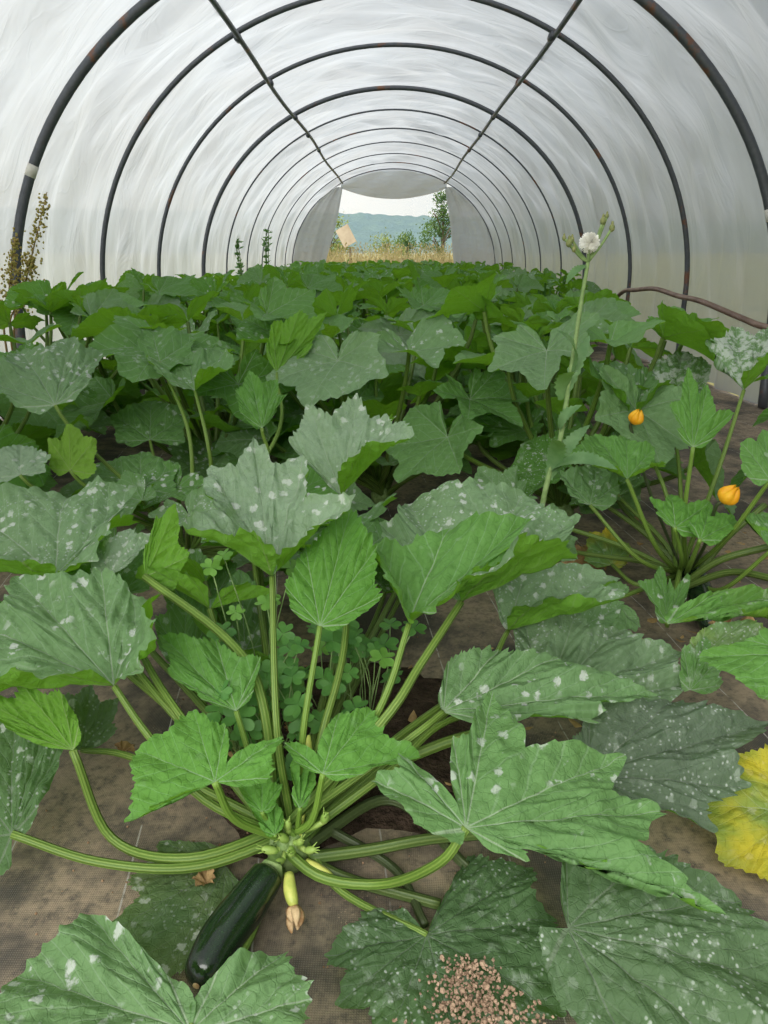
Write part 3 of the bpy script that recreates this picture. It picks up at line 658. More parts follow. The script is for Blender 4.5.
cm = MB(); blob(cm, V((0, 0, .03)), .04, (0, .1, 1), 1.2, 14, 8); cm.build('crown', MAT['crown'], P5.root)

# ------------------------------------------------------------------ the rows behind: prototype plants, then copies
def proto_leaves(rng, nleaf):
    out = []
    az0 = rng.uniform(0, 6.28)
    for i in range(nleaf):
        a = (i+.5)/nleaf                       # 0 young and upright .. 1 outer and low
        az = az0+i*2.399+rng.uniform(-.25, .25)
        o = V((math.cos(az), math.sin(az), 0))
        hor = .06+.36*a**.8+rng.uniform(-.04, .05)
        z = .30+.30*math.sin(min(1, a*1.35)*PI*.62)+rng.uniform(-.06, .07)
        if a > .72: z -= (a-.72)*1.35
        beta = math.radians(52-95*a+rng.uniform(-14, 14))
        L = (.13+.10*min(1, a*1.6)+rng.uniform(-.03, .03))*(.84 if nleaf > 22 else .95)
        tw = rng.uniform(-.3, .3); sidev = V((-o.y, o.x, 0))
        f = o*math.cos(beta)+V((0, 0, math.sin(beta)))+sidev*rng.uniform(-.3, .3)
        n = -o*math.sin(beta)+V((0, 0, math.cos(beta)))+sidev*tw
        young = max(0, .75-a*1.1)*rng.uniform(.5, 1) + (.35 if rng.random() < .25 else 0)
        col = (rng.uniform(.0, .45) if rng.random() < .72 else rng.uniform(.5, .9), rng.choice((.05, .1, .2, .4)), 0, min(1, young))
        if a > .9 and rng.random() < .05: col = (.3, .5, .7, 0)
        out.append((o*hor+V((0, 0, max(z, .10))), f, n, L, rng.uniform(.9, 1.15), col, a))
    for i in range(nleaf//3):
        az = rng.uniform(0, 6.28); o = V((math.cos(az), math.sin(az), 0))
        out.append((o*rng.uniform(.12, .42)+V((0, 0, rng.uniform(.12, .30))), o+V((0, 0, rng.uniform(-.4, .3))), V((rng.uniform(-.4, .4), rng.uniform(-.4, .4), 1)), rng.uniform(.17, .23), 1.1,
                    (rng.uniform(.1, .5), rng.choice((.2, .5)), 0, 0), 1.0))
    return out
def kwl(rng):
    return dict(fold=rng.uniform(.06, .13), droop=rng.uniform(.08, .25), valley=rng.uniform(.13, .28))
def make_proto(seed, nleaf):
    rng = random.Random(seed)
    root = empty('zucchini_plant', (0, 0, 0), 'x', 'zucchini plant', 'zucchini plants in the tunnel beds')
    for k, (O, f, n, L, w, col, a) in enumerate(proto_leaves(rng, nleaf)):
        lm = MB(); leaf(lm, O, star_tips(O, f, n, L, w, rng.uniform(.7, 1.3), rng), seed=seed*50+k, seg=15, nr=8, **kwl(rng))
        lo = lm.build('leaf', MAT['leaf'], root, col)
        tm = MB(); hor = V((O.x, O.y, 0)); s = V((rng.uniform(-.02, .02), rng.uniform(-.02, .02), .03))
        pts = bezier(s, s+V((0, 0, O.z*.4))+hor*.3, O-V((0, 0, O.z*.3))-hor*.1, O, 12)
        tube(tm, pts, [.0105-.004*i/11 for i in range(12)], 8, cap=False)
        tm.build('leaf_stalk', MAT['stalk'], lo, (rng.uniform(0, .35), 0, 0, col[3]*.5))
    cm = MB(); blob(cm, V((0, 0, .03)), .04, (0, .1, 1), 1.2, 10, 6); cm.build('crown', MAT['crown'], root)
    return root
def make_far(seed, nleaf):
    rng = random.Random(seed); mb = MB()
    for k, (O, f, n, L, w, col, a) in enumerate(proto_leaves(rng, nleaf)):
        leaf(mb, O, star_tips(O, f, n, L, w, rng.uniform(.7, 1.3), rng), seed=seed*50+k, seg=12, nr=4, teeth=4, tone=rng.choice((0, 0, 0, 1, 3, 5, 6)), **kwl(rng))
        hor = V((O.x, O.y, 0)); pts = bezier(V((0, 0, .03)), V((0, 0, O.z*.4))+hor*.3, O-V((0, 0, O.z*.3))-hor*.1, O, 6)
        tube(mb, pts, [.010]*6, 5, cap=False)
    return mb
protos = [make_proto(s, 21) for s in (3, 4, 5, 6, 7)]
used = [False]*len(protos)
far_protos = [make_far(s, 27).build('zucchini_plant', MAT['leaf'], None, (.3, .3, 0, .15)) for s in (21, 22, 23, 24)]
fused = [False]*4
HOOPS = [4.76, 6.10, 7.58, 9.38, 10.7, 12.2, 13.6, 15.1, 16.5, 17.7]
ORD = ['first', 'second', 'third', 'fourth', 'fifth', 'sixth', 'seventh', 'eighth', 'ninth', 'tenth', 'eleventh', 'twelfth', 'thirteenth', 'fourteenth',
       'fifteenth', 'sixteenth', 'seventeenth', 'eighteenth', 'nineteenth', 'twentieth']
ROWS = [(-1.55, 2.25, 'in the bed beside the brighter film wall'), (-.80, 2.75, 'second bed from the brighter film wall'), (-.10, 2.75, 'in the middle bed behind the front plant'),
        (.66, 2.50, 'in the bed behind the orange flower'), (1.52, 7.45, 'in the bed by the brown hose')]
rng = random.Random(77)
for ri, (rx, y0, where) in enumerate(ROWS):
    y = y0; k = 0
    while y < 17.2:
        if ri == 4 and 3.2 < y < 7.4: y = 7.45
        x = rx+rng.uniform(-.12, .12); yy = y+rng.uniform(-.1, .1); s = rng.uniform(.94, 1.10)*(.72 if ri == 4 and y < 4 else 1)
        rz = rng.uniform(0, 6.28)+(2.9 if ri == 3 else 0)
        lab = f'zucchini plant {where}, {ORD[k]} along'
        if y < 7.2:
            q = rng.randrange(len(protos))
            o = protos[q] if not used[q] else copy_tree(protos[q]); used[q] = True
        else:
            q = rng.randrange(4)
            if fused[q]: o = far_protos[q].copy(); C.objects.link(o)
            else: o = far_protos[q]
            fused[q] = True
            o.color = (rng.uniform(.0, .20), .3, 0, rng.uniform(.05, .45))
        o.location = (x, yy, 0); o.rotation_euler = (0, 0, rz); o.scale = (s, s, s)
        tag(o, lab, 'zucchini plant', 'zucchini plants in the tunnel beds')
        y += .88 if y < 6 else .98; k += 1

o = copy_tree(protos[2]); o.location = (1.58, 2.35, 0); o.rotation_euler.z = 1.0; o.scale = (.78, .78, .78)
tag(o, 'zucchini plant behind the mildewed leaves, below the brown hose', 'zucchini plant', 'zucchini plants in the tunnel beds')
# ------------------------------------------------------------------ tunnel: film, hoops, purlins
W, ZC, HB = 2.30, .60, 2.06; OFF = .035; RF = W+OFF
Y0, Y1 = -.9, 17.8
def arch_table(off):
    pts = [(W+off, 0.0)]+[((W+off)*math.cos(PI/2*i/200), ZC+(HB+off)*math.sin(PI/2*i/200)) for i in range(201)]
    pts = pts[::-1]; acc = [0.0]
    for p_, q_ in zip(pts, pts[1:]): acc.append(acc[-1]+math.hypot(q_[0]-p_[0], q_[1]-p_[1]))
    return np.array(acc), np.array([p_[0] for p_ in pts]), np.array([p_[1] for p_ in pts])
_T = {o: arch_table(o) for o in (0.0, OFF)}
def arch(s, off=0.0):      # s: signed arc length from the apex (negative = -x side)
    acc, xs, zs = _T[off]
    return math.copysign(float(np.interp(abs(s), acc, xs)), s), float(np.interp(abs(s), acc, zs))
SMAX = float(_T[OFF][0][-1]); HMAX = float(_T[0.0][0][-1])
def film_strip(name, s0, s1, ns):
    mb = MB(); ny = 300
    hy = [-.8, 1.1, 3.0]+HOOPS
    vs = []; uv = []
    for j in range(ny+1):
        y = Y0+(Y1-Y0)*j/ny
        k = max([h for h in hy if h <= y], default=Y0); k2 = min([h for h in hy if h > y], default=Y1)
        t = (y-k)/max(k2-k, .01); tens = math.sin(PI*min(max(t, 0), 1))
        for i in range(ns+1):
            s = s0+(s1-s0)*i/ns
            x, z = arch(s, OFF)
            ye = y-.12*(z-1.4)*math.exp(-((y-HOOPS[0])/.8)**2)
            k = max([h for h in hy if h <= ye], default=Y0); k2 = min([h for h in hy if h > ye], default=Y1)
            tens = math.sin(PI*min(max((ye-k)/max(k2-k, .01), 0), 1))
            nx, nz = V((x/(RF*RF), (z-ZC)/((HB+OFF)**2))).normalized() if z > ZC else (math.copysign(1, s), 0)
            d = -.045*tens**.8
            d += tens*.075*mnoise.noise(V((s*.9, y*3.1+s*.8, 1.7)))+tens*.05*mnoise.noise(V((s*2.1, y*6.5-s*1.2, 5.1)))
            d += .012*mnoise.noise(V((s*1.5, y*11, 9.3)))*(.3+tens)
            d = min(d, .06)
            vs.append((x+nx*d, y, max(z+nz*d, 0.0))); uv.append((s, y))
    fs = []; u2 = []
    for j in range(ny):
        for i in range(ns):
            q = [j*(ns+1)+i, j*(ns+1)+i+1, (j+1)*(ns+1)+i+1, (j+1)*(ns+1)+i]; fs.append(q); u2 += [uv[a] for a in q]
    mb.add(vs, fs, None, u2); o = mb.build(name, MAT['film'])
    o['kind'] = 'structure'; return o
sw = RF*.60
film_strip('wall_left', -SMAX, -sw, 44)
film_strip('ceiling', -sw, sw, 44)
film_strip('wall_right', sw, SMAX, 44)
def hoop(y, r, label, tape=False, lean=0.0):
    mb = MB(); pts = []
    n = 72; q = HMAX
    for i in range(n+1):
        s = -q+2*q*i/n; x, z = arch(s); pts.append((x, y+lean*(z-1.4), z))
    tube(mb, pts, r, 12)
    o = mb.build('tunnel_hoop', MAT['pipe']); tag(o, label, 'hoop', 'steel hoops of the tunnel')
    if tape:
        for s in tape:
            t = MB(); a = [V((arch(s+e)[0], y+lean*(arch(s+e)[1]-1.4), arch(s+e)[1])) for e in (-.035, 0, .035)]
            tube(t, a, r+.003, 14); t.build('tape_band', MAT['tape'], o)
    return o
rad = [.029, .020, .019, .025, .011, .010, .009, .009, .009, .011]
for i, y in enumerate(HOOPS):
    lab = 'thick steel hoop crossing the top corners, with a pale tape band' if i == 0 else f'steel hoop arching over the bed, {ORD[i]} of the visible hoops from the front'
    if i == 9: lab = 'end steel hoop framing the open far end of the tunnel'
    hoop(y, rad[i], lab, tape=[-2.64, 2.9] if i == 0 else None, lean=.12 if i == 0 else 0.0)
for sx, lab in ((-1, 'long steel purlin under the brighter side of the film roof'), (1, 'long rust-stained steel purlin under the greyer side of the film roof')):
    mb = MB(); x = sx*1.12; z = ZC+(HB-.035)*math.sqrt(1-(1.12/(W-.035))**2)
    pts = [(x+.012*math.sin(y*1.3), y, z-.012*math.sin(y*.9+1)) for y in [Y0+.2+(Y1-Y0-.3)*i/60 for i in range(61)]]
    tube(mb, pts, .019, 10); o = mb.build('purlin', MAT['pipe']); tag(o, lab, 'purlin', 'steel purlins')
    for y in HOOPS[:6]:
        c = MB(); tube(c, [(x, y-.045, z), (x, y, z+.004), (x, y+.045, z)], [.026, .030, .026], 10); c.build('clamp', MAT['pipe'], o)
# end film: side curtains and a sagging gable over the opening
def end_curtain(name, sx):
    mb = MB(); n, m_ = 24, 16; vs = []; uv = []
    xt, zt, xb = sx*1.13, 2.30, (-1.72 if sx < 0 else 1.55)
    for j in range(n+1):
        t = j/n; z = zt*(1-t)
        xi = xt+(xb-xt)*t**1.1+.05*math.sin(t*7)*t
        zz = max(-1, min(1, (z-ZC)/(HB+OFF))); xo = sx*RF*math.sqrt(max(0, 1-zz*zz)) if z > ZC else sx*RF
        for i in range(m_+1):
            w = i/m_; x = xi+(xo-xi)*w
            vs.append((x, Y1-.02+.05*math.sin(w*14+t*3)*(1-w)+.02*math.sin(w*31), z)); uv.append((x*2, z*2))
    fs = []; u2 = []
    for j in range(n):
        for i in range(m_):
            q = [j*(m_+1)+i, j*(m_+1)+i+1, (j+1)*(m_+1)+i+1, (j+1)*(m_+1)+i]; fs.append(q); u2 += [uv[a] for a in q]
    mb.add(vs, fs, None, u2); mb.build(name, MAT['film'])['kind'] = 'structure'
end_curtain('wall_back', -1); end_curtain('wall_back', 1)
mb = MB(); vs = []; uv = []; n, m_ = 30, 10
for i in range(n+1):
    w = -1+2*i/n; x = w*1.17; zt = ZC+(HB+OFF)*math.sqrt(1-(x/RF)**2); zb = 2.28-.22*(1-w*w)
    for j in range(m_+1):
        z = zt+(zb-zt)*j/m_
        vs.append((x, Y1+.02+.10*math.sin(j/m_*PI)*(1-w*w)+.02*math.sin(w*9+j*.7), z)); uv.append((x*2, z*2))
fs = []; u2 = []
for i in range(n):
    for j in range(m_):
        q = [i*(m_+1)+j, (i+1)*(m_+1)+j, (i+1)*(m_+1)+j+1, i*(m_+1)+j+1]; fs.append(q); u2 += [uv[a] for a in q]
mb.add(vs, fs, None, u2)
pm = mb.build('gable_film_flap', MAT['film']); pm['kind'] = 'structure'

# hose along the right-hand film
mb = MB(); hp = [(2.18, 3.6, .50), (2.16, 4.4, .50), (2.16, 4.8, .53), (2.15, 5.4, .59), (2.17, 5.9, .60), (2.16, 6.4, .63), (2.16, 6.9, .60), (2.18, 7.4, .55), (2.2, 8.0, .3), (2.2, 8.2, .0)]
tube(mb, smooth_path(hp, 70), .019, 10); tag(mb.build('hose', MAT['hose']), 'brown hose looped along the foot of the greyer film wall', 'hose')

# ------------------------------------------------------------------ ground
def grid(name, x0, x1, y0, y1, nx, ny, zf, mat, kind='structure'):
    mb = MB(); vs = [(x0+(x1-x0)*i/nx, y0+(y1-y0)*j/ny, zf(x0+(x1-x0)*i/nx, y0+(y1-y0)*j/ny)) for j in range(ny+1) for i in range(nx+1)]
    fs = [[j*(nx+1)+i, j*(nx+1)+i+1, (j+1)*(nx+1)+i+1, (j+1)*(nx+1)+i] for j in range(ny) for i in range(nx)]
    mb.add(vs, fs); o = mb.build(name, MAT[mat]); o['kind'] = kind; return o
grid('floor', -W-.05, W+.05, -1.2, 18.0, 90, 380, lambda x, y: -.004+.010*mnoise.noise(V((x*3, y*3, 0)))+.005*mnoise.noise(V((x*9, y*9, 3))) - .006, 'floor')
grid('meadow', -220, 220, -60, 420, 60, 90, lambda x, y: -.05+(0 if y < 30 else (y-30)*.004), 'green_grass')
def hill(x, y):
    t = min(1, max(0, (y-400)/160)); t = t*t*(3-2*t)
    return -1+t*(27+4*mnoise.noise(V((x*.006, 1, 2)))-x*.02+2.2*mnoise.noise(V((x*.05, y*.05, 0)))+2.0*mnoise.noise(V((x*.17, y*.2, 4))))
grid('hills', -330, 330, 395, 640, 330, 70, hill, 'hill')
m, nt = newmat('air_haze'); g = N(nt)
vs_ = g.n('ShaderNodeVolumeScatter', {'Color': (.38, .62, 1, 1), 'Density': .0026, 'Anisotropy': .2}).outputs[0]
g.out(None, vs_); MAT['haze'] = m
mb = MB(); box(mb, (0, 230, 40), (260, 0, 0), (0, 160, 0), (0, 0, 42)); hz = mb.build('haze', m, smooth=False); tag(hz, 'pale blue haze in front of the wooded hills', 'haze', kind='stuff')

# planting soil with shade put into its dark colour, crumbs on the leaf
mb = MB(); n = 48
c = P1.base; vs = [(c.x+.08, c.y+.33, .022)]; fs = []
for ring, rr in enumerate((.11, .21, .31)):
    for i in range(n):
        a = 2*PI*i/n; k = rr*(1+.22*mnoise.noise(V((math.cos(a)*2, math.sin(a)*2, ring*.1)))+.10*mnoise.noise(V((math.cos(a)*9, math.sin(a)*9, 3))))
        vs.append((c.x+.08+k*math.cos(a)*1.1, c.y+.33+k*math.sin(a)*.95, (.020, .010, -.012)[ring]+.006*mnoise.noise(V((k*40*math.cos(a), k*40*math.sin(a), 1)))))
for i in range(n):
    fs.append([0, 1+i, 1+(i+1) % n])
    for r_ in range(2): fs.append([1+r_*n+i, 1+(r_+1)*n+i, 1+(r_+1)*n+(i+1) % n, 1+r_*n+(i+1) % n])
mb.add(vs, fs); o = mb.build('planting_soil_with_shade', MAT['dark_soil']); o['kind'] = 'structure'
rng = random.Random(9)
mb = MB()
for k in range(750):
    py_ = 955+85*rng.random()**.7; q = atz(462+(py_-955)*.35+rng.gauss(0, 10+(py_-955)*.36), py_, .035); r = rng.uniform(.0008, .0030)*(1.5 if rng.random() < .12 else 1)
    q.z = .030+rng.uniform(0, .008)
    blob(mb, q, r, (rng.uniform(-1, 1), rng.uniform(-1, 1), rng.uniform(-1, 1)), rng.uniform(.5, 1.1), 5, 4)
mb.v = [tuple(c_+rng.uniform(-.0006, .0006) for c_ in v_) for v_ in mb.v]
tag(mb.build('soil_crumbs', MAT['crumbs'], smooth=False), 'reddish soil crumbs spilled on the grey-green flat leaf', 'soil', kind='stuff')
mb = MB()
for k in range(260):
    q = atz(rng.uniform(-20, 700), rng.uniform(600, 1010), 0); r = rng.uniform(.0007, .0024); q.z = .0
    blob(mb, q, r, (rng.uniform(-1, 1), rng.uniform(-1, 1), rng.uniform(-1, 1)), 1, 5, 3)
tag(mb.build('grit', MAT['soil']), 'scattered grit and soil specks on the woven mat', 'soil', kind='stuff')
mb = MB(); rl = random.Random(15)
for k in range(150):
    x, y = (rl.uniform(.35, 1.25), rl.uniform(1.45, 2.5)) if k < 110 else (rl.uniform(-.45, .4), rl.uniform(1.05, 1.6))
    q = V((x, y, rl.uniform(.004, .02))); a = rl.uniform(0, 6.28); L = rl.uniform(.012, .045); d = V((math.cos(a), math.sin(a), rl.uniform(-.2, .3))); e = V((-d.y, d.x, rl.uniform(-.3, .3)))*rl.uniform(.3, .6)
    vs = [q+d*L*t+e*L*w+V((0, 0, .3*L*(1-abs(w))*rl.uniform(.5, 1))) for t, w in ((-.5, 0), (-.2, .5), (.2, .42), (.5, .05), (.2, -.5), (-.2, -.38), (0, 0))]
    mb.add(vs, [[6, i, (i+1) % 6] for i in range(6)])
tag(mb.build('leaf_litter', MAT['dry_leaf']), 'crumbled dry leaf litter on the ground around the stalks', 'leaf litter', kind='stuff')
# dry fallen leaves
def dry_leaf(px, py, z, size, label, rz):
    mb = MB(); leaf(mb, V((0, 0, 0)), star_tips(V((0, 0, 0)), (math.cos(rz), math.sin(rz), .1), (0, -.2, 1), size, .8, 1.0, random.Random(int(px))), seed=int(px), seg=8, nr=6, fold=.4, ruff=.10, droop=.3)
    o = mb.build('dry_leaf', MAT['dry_leaf']); o.location = atz(px, py, z); tag(o, label, 'dry leaf', 'dry fallen leaves'); return o
dry_leaf(122, 752, .015, .03, 'small orange-brown dry leaf scrap on the mat under the big pale leaf', 1.0)
dry_leaf(207, 884, .02, .03, 'brown dry scrap beside the stem end of the fruit', 2.0)
dry_leaf(290, 732, .12, .03, 'rust-brown shrivelled scrap hanging by the front plant stalks', .3)
dry_leaf(735, 640, .02, .13, 'tan dry leaf lying behind the dark fruit', 1.2)
dry_leaf(600, 570, .02, .14, 'brown dead leaf under the orange-flowered plant', 2.4)
dry_leaf(246, 607, .16, .07, 'yellow and brown spotted dying leaf among the wood sorrel', -1.2)

# ------------------------------------------------------------------ wood sorrel under the front plant
def sorrel(px, py, Y, label, seed, n=7, light=False):
    rng = random.Random(seed); top = at(px, py, Y); base = V((top.x+rng.uniform(-.03, .03), top.y+.02, 0))
    root = empty('wood_sorrel', base, label, 'weed', 'wood sorrel weeds')
    sm = MB()
    for k in range(n):
        q = top+V((rng.uniform(-.075, .075), rng.uniform(-.06, .06), rng.uniform(-.10, .05))); q.z = max(q.z, .04)
        q = q-base
        tube(sm, smooth_path([V((0, 0, 0)), q*.5+V((rng.uniform(-.02, .02), 0, .02)), q], 7), .0012, 5)
        lm = MB(); r = rng.uniform(.017, .030); a0 = rng.uniform(0, 6)
        nrm = V((rng.uniform(-.4, .4), rng.uniform(-.8, -.1), 1)).normalized(); x = nrm.cross(V((0, 1, 0))).normalized(); y = nrm.cross(x)
        for j in range(3):     # heart-shaped leaflet
            a = a0+j*2.094; d = x*math.cos(a)+y*math.sin(a); s_ = nrm.cross(d)
            vs = [q]; m_ = 14
            for i in range(m_+1):
                t = -1+2*i/m_; w = t*.95
                rr = r*(1-.30*math.exp(-(t/.22)**2))*(1-.45*abs(t)**3)
                vs.append(q+d*rr*math.cos(w)+s_*rr*math.sin(w)*1.05+nrm*r*(.10+.22*abs(t)-.15))
            lm.add(vs, [[0, i+1, i+2] for i in range(m_)])
        lm.build('trefoil_leaf', MAT['clover_light' if light or rng.random() < .08 else 'clover'], root)
    sm.build('stem', MAT['weed_stem'], root)
sorrel(262, 655, 1.10, 'wood sorrel clump between the first upright stalk and small leaf', 1, 14)
sorrel(318, 648, 1.15, 'wood sorrel clump behind the bright upright leaf stalk', 2, 16)
sorrel(372, 640, 1.18, 'wood sorrel clump beside the paired stalks of the big silvery leaf', 3, 14)
sorrel(250, 700, 1.02, 'wood sorrel clump low behind the young toothed leaf', 4, 14)
sorrel(252, 570, 1.2, 'pale wood sorrel sprig under the tall silver leaf', 5, 7, True)
sorrel(290, 690, 1.05, 'wood sorrel clump low between two upright stalks', 6, 14)
sorrel(350, 600, 1.3, 'wood sorrel sprig showing behind the bright upright leaf', 7, 6)

# ------------------------------------------------------------------ sow thistle
Yt = 1.62
tb = at(545, 492, Yt); tb0 = V((tb.x-.04, tb.y, 0))
root = empty('sow_thistle', tb0, 'tall thin sow thistle weed with one white fluffy seed head', 'weed')
mb = MB(); pts = [tb0]+[at(px, py, Yt) for px, py in ((545, 492), (560, 440), (571, 370), (580, 310), (588, 262))]
ps = smooth_path(pts, 30); tube(mb, [q-tb0 for q in ps], [.007-.003*i/29 for i in range(30)], 8)
mb.build('stem', MAT['weed_stem'], root)
head = at(588, 262, Yt)
def twig(px, py): 
    m = MB(); e = at(px, py, Yt-.01); tube(m, smooth_path([head-tb0, (head.lerp(e, .5)+V((0, 0, -.004)))-tb0, e-tb0], 7), [.003]*7, 6); m.build('branch', MAT['weed_stem'], root); return e
e = twig(589, 248)
m = MB(); fc = e+V((0, 0, .010)); rg = random.Random(2)
blob(m, fc-tb0, .009, (0, 0, 1), 1, 8, 5)
for k in range(420):
    d = V((rg.gauss(0, 1), rg.gauss(0, 1), rg.gauss(0, 1)+.25)).normalized(); L = .021*rg.uniform(.85, 1.05)
    s_ = d.orthogonal().normalized()*.0009
    a, b = fc-tb0+d*.006, fc-tb0+d*L
    m.add([a-s_, a+s_, b+s_*1.8, b-s_*1.8], [[0, 1, 2, 3]])
m.build('seed_head', MAT['fluff'], root)
for px, py, r in ((569, 243, .0065), (574, 249, .005), (564, 238, .004), (572, 240, .005), (603, 221, .006), (612, 228, .006), (607, 216, .004)):
    e = twig(px, py); m = MB(); blob(m, e-tb0, r, (0, 0, 1), 1.35, 9, 6); blob(m, e-tb0+V((0, 0, r*1.5)), r*.5, (0, 0, 1), 1.6, 6, 5); m.build('flower_bud', MAT['thistle_bud'], root)
def lance(px0, py0, px1, py1, w, dy=0.0, teeth=9):
    a = at(px0, py0, Yt)-tb0; b = at(px1, py1, Yt+dy)-tb0; d = b-a; s_ = d.cross(V((0, -.5, .8))).normalized(); n_ = s_.cross(d).normalized()
    vs = []; n = 40
    for i in range(n+1):
        t = i/n; q = a+d*t+n_*d.length*(-.18*(t-.5)**2*4+.18)
        k = w*math.sin(PI*min(1, t*.9+.1))**.8*(1+.35*(abs(((t*teeth) % 1)-.5)*2-.5)) if i < n else 0
        vs += [q-s_*k+n_*k*.3, q, q+s_*k+n_*k*.3]
    fs = []
    for i in range(n):
        for j in (0, 1): fs.append([i*3+j, i*3+j+1, i*3+j+4, i*3+j+3])
    m = MB(); m.add(vs, fs); m.build('leaf', MAT['thistle_leaf'], root)
lance(586, 266, 566, 284, .010); lance(570, 372, 556, 330, .016, -.06); lance(566, 395, 590, 335, .014, .05); lance(560, 430, 582, 405, .016, -.03)
lance(552, 470, 618, 470, .022, -.10, 14); lance(550, 475, 590, 425, .016, .05, 12); lance(548, 480, 556, 440, .02, -.1, 10); lance(562, 400, 578, 372, .02, -.08, 8)

# ------------------------------------------------------------------ dock at the left hoop
Yd = 4.3; rg = random.Random(4)
for bx, tx, ty, lab in ((14, 47, 192, 'tall seeding dock with reddish stem before the first hoop'), (4, 16, 235, 'shorter seeding dock with yellow-green seeds at the frame edge'), (10, 33, 256, 'low leaning dock spike with sparse seeds by the first hoop')):
    b = at(bx, 330, Yd); b.z = 0; root = empty('dock', b, lab, 'weed', 'dock weeds')
    mids = [at(bx+(tx-bx)*t, 330+(ty-330)*t, Yd) for t in (.0, .35, .7, 1)]
    ps = smooth_path([b]+mids, 30); m = MB(); tube(m, [q-b for q in ps], [.007-.005*i/29 for i in range(30)], 6); m.build('stem', MAT['dock_stem'], root)
    m = MB()
    for k in range(230):
        t = rg.uniform(.42, 1); q = ps[int(t*29)]-b
        w = .055*(1.15-t); q = q+V((rg.gauss(0, w), rg.gauss(0, w), rg.gauss(0, .02)))
        blob(m, q, rg.uniform(.004, .008), (rg.gauss(0, 1), rg.gauss(0, 1), 1), 1.4, 5, 3)
    o = m.build('seed_spike', MAT['dock'], root); o['kind'] = 'stuff'
# leafy weeds by the film
for px, py, Y, lab in ((242, 262, 11.2, 'spindly green weed against the far film, beside a hoop'), (263, 262, 12.6, 'thin green weed against the film just beyond the spindly one')):
    b = at(px, 300, Y); b.z = 0; root = empty('tall_weed', b, lab, 'weed', 'weeds along the far film')
    sm = MB(); m = MB()
    for s_ in range(3):
        tp = at(px+rg.uniform(-8, 8), py-rg.uniform(18, 34), Y)-b; ps = smooth_path([V((0, 0, 0)), tp*.5+V((.03, 0, 0)), tp], 14); tube(sm, ps, .007, 5)
        for k in range(36):
            q = ps[rg.randrange(6, 14)]; d = V((rg.gauss(0, 1), rg.gauss(0, 1), rg.uniform(.2, 1))).normalized(); L = rg.uniform(.05, .10); s2 = d.orthogonal().normalized()*.018
            m.add([q, q+d*L*.5+s2, q+d*L, q+d*L*.5-s2], [[0, 1, 2, 3]])
    sm.build('stem', MAT['weed_stem'], root); m.build('foliage', MAT['thistle_leaf'], root)

# ------------------------------------------------------------------ outside the far end
rg = random.Random(31)
def tufts(name, n, xr, yr, hr, mat, lab):
    mb = MB()
    for k in range(n):
        x, y = rg.uniform(*xr), rg.uniform(*yr); h = rg.uniform(*hr); z0 = -.06
        d = V((rg.gauss(0, .28), rg.gauss(0, .28), 1)); s_ = V((rg.gauss(0, 1), rg.gauss(0, 1), 0)).normalized()*rg.uniform(.004, .010)
        b = V((x, y, z0)); m1 = b+d*h*.55; tp = b+d*h+V((rg.gauss(0, .08), rg.gauss(0, .08), -.05*h))
        mb.add([b-s_, b+s_, m1+s_, m1-s_], [[0, 1, 2, 3]]); mb.add([m1-s_, m1+s_, tp], [[0, 1, 2]])
        if rg.random() < .3: blob(mb, tp, .010, d, 3.5, 5, 3)
    tag(mb.build(name, MAT[mat]), lab, 'grass', kind='stuff')
tufts('dry_grass', 6000, (-3.2, 3.2), (18.9, 24), (.55, 1.30), 'dry_grass', 'tall straw-coloured dry grass outside the open tunnel end')
def foliage_tree(name, loc, h, rw, mat, lab, group, nleaf=900, leafs=.10, trunk=True, seed=1, shape=1.0):
    rg = random.Random(seed); root = empty(name, loc, lab, 'tree' if 'tree' in name else 'bush', group)
    tm = MB(); br = []
    tube(tm, [V((0, 0, -.1)), V((.05*h*.2, 0, h*.4)), V((0, .03, h*.8))], [h*.03, h*.022, h*.008], 7)
    for k in range(9):
        a = rg.uniform(0, 6.28); z = h*rg.uniform(.2, .6); e = V((math.cos(a)*rw*.7, math.sin(a)*rw*.7, z+h*.22)); br.append(e)
        tube(tm, smooth_path([V((0, 0, z)), e*.5+V((0, 0, z*.55)), e], 6), h*.008, 5)
    tm.build('trunk', MAT['bark'], root)
    m = MB(); cl = [V((rg.gauss(0, rw*.42), rg.gauss(0, rw*.42), h*min(.95, max(.12, rg.gauss(.58, .22))))) for _ in range(26)]
    for k in range(nleaf):
        c = rg.choice(cl); d = V((rg.gauss(0, 1), rg.gauss(0, 1), rg.gauss(0, 1))); q = c+d*rw*.17; q.z = max(q.z, .05)
        u = V((rg.gauss(0, 1), rg.gauss(0, 1), rg.gauss(0, 1))).normalized(); w_ = u.orthogonal().normalized(); L = leafs*rg.uniform(.6, 1.3)
        m.add([q, q+u*L*.5+w_*L*.3, q+u*L, q+u*L*.5-w_*L*.3], [[0, 1, 2, 3]])
    m.build('crown', MAT[mat], root)
foliage_tree('tree', (2.1, 34, 0), 3.3, .9, 'bush', 'dark green bushy tree beyond the open end, beside the greyer curtain', None, 2600, .11, seed=3)
foliage_tree('bush', (-2.2, 27, 0), 2.1, .8, 'pale_bush', 'yellow-green bush behind the leaning board', None, 1500, .10, seed=4)
foliage_tree('bush', (-.6, 60, 0.1), 2.0, 1.3, 'pale_bush', 'rounded pale bush in the meadow, farther from the dark tree', None, 1200, .16, seed=5)
foliage_tree('bush', (1.1, 63.5, 0.1), 2.3, 1.1, 'bush', 'rounded green bush in the meadow, next to the pale one', None, 1200, .16, seed=6)
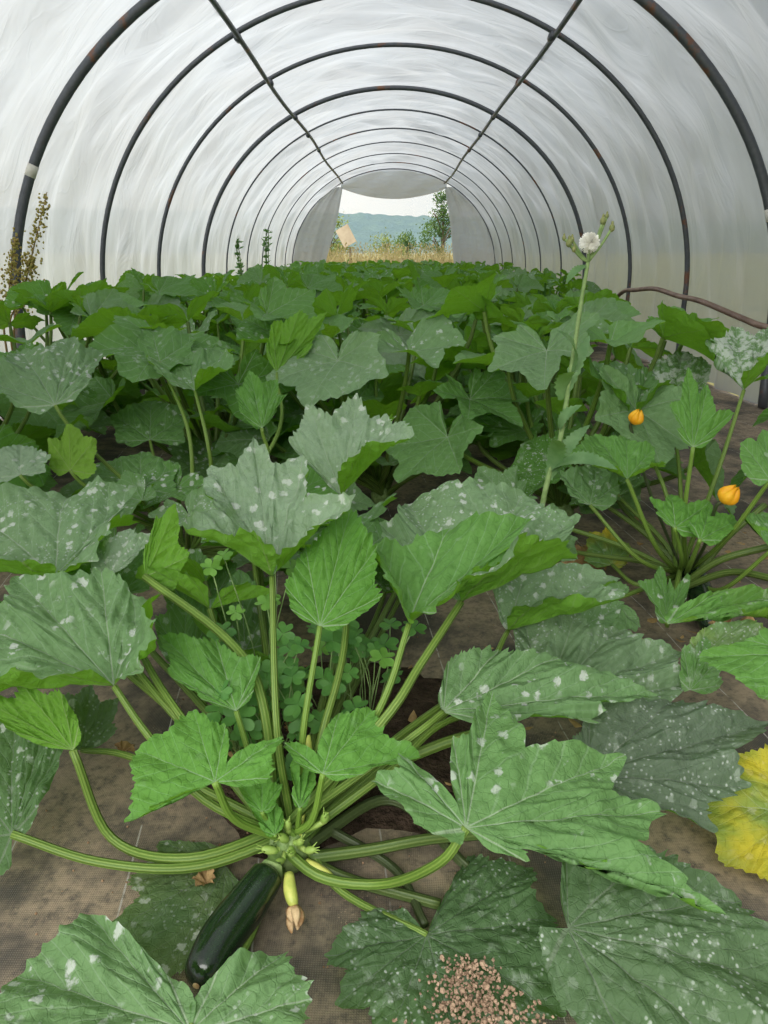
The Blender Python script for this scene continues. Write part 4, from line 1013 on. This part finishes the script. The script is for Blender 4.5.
# leaning board on a stake
br = at(346, 236, 20.5); root = empty('leaning_board', (br.x, br.y, -.05), 'tan wooden board leaning on a stake beyond the open end', 'board')
mb = MB(); a = math.radians(28); up = V((-math.sin(a), 0, math.cos(a))); rt = V((math.cos(a), 0, math.sin(a)))
box(mb, br-V((br.x, br.y, -.05)), rt*.18, V((0, .02, 0)), up*.24); bo = mb.build('panel', MAT['board'], root, smooth=False)
mb = MB(); tube(mb, [V((.12, .06, 0)), V((.10, .06, 1.1))], .03, 8); mb.build('stake', MAT['bark'], root)
mb = MB(); box(mb, (1.0, 44, .50), (2.0, 0, 0), (0, 1.2, .0), (0, 0, .10)); o = mb.build('track', MAT['track'], smooth=False); o['kind'] = 'structure'

# ------------------------------------------------------------------ light
w = bpy.data.worlds.new('overcast_sky'); SC.world = w; w.use_nodes = True
nt = w.node_tree; nt.nodes.clear(); g = N(nt)
gen = g.n('ShaderNodeTexCoord').outputs['Generated']
dt = g.n('ShaderNodeVectorMath', {0: gen, 1: V((-.80, .20, .5)).normalized()}, operation='DOT_PRODUCT').outputs['Value']
cl = g.noise(gen, 2.5, 5, .6)
c = g.mix(g.ss(dt, -.3, 1.0), (.72, .80, .90), (.94, .98, 1.0))
st = g.m('MULTIPLY', g.ss(dt, -.7, .8, .17, .90), g.m('MULTIPLY_ADD', cl, .3, .85))
bg = g.n('ShaderNodeBackground', {'Color': c, 'Strength': st})
g.n('ShaderNodeOutputWorld', {0: bg.outputs[0]})
sd = bpy.data.lights.new('sun_through_cloud', 'SUN'); sd.energy = 4.2; sd.angle = math.radians(70); sd.color = (1, .97, .92)
so = bpy.data.objects.new('sun_through_cloud', sd); C.objects.link(so); so.rotation_euler = V((.30, .62, -.72)).to_track_quat('-Z', 'Y').to_euler()
SC.view_settings.view_transform = 'Standard'; SC.view_settings.look = 'None'; SC.view_settings.gamma = 1; SC.view_settings.use_curve_mapping = False
SC.view_settings.exposure = 0.84
try:
    SC.cycles.use_denoising = True
    SC.cycles.max_bounces = 10; SC.cycles.transparent_max_bounces = 10; SC.cycles.transmission_bounces = 8; SC.cycles.diffuse_bounces = 5
    SC.cycles.sample_clamp_indirect = 6
except Exception: pass
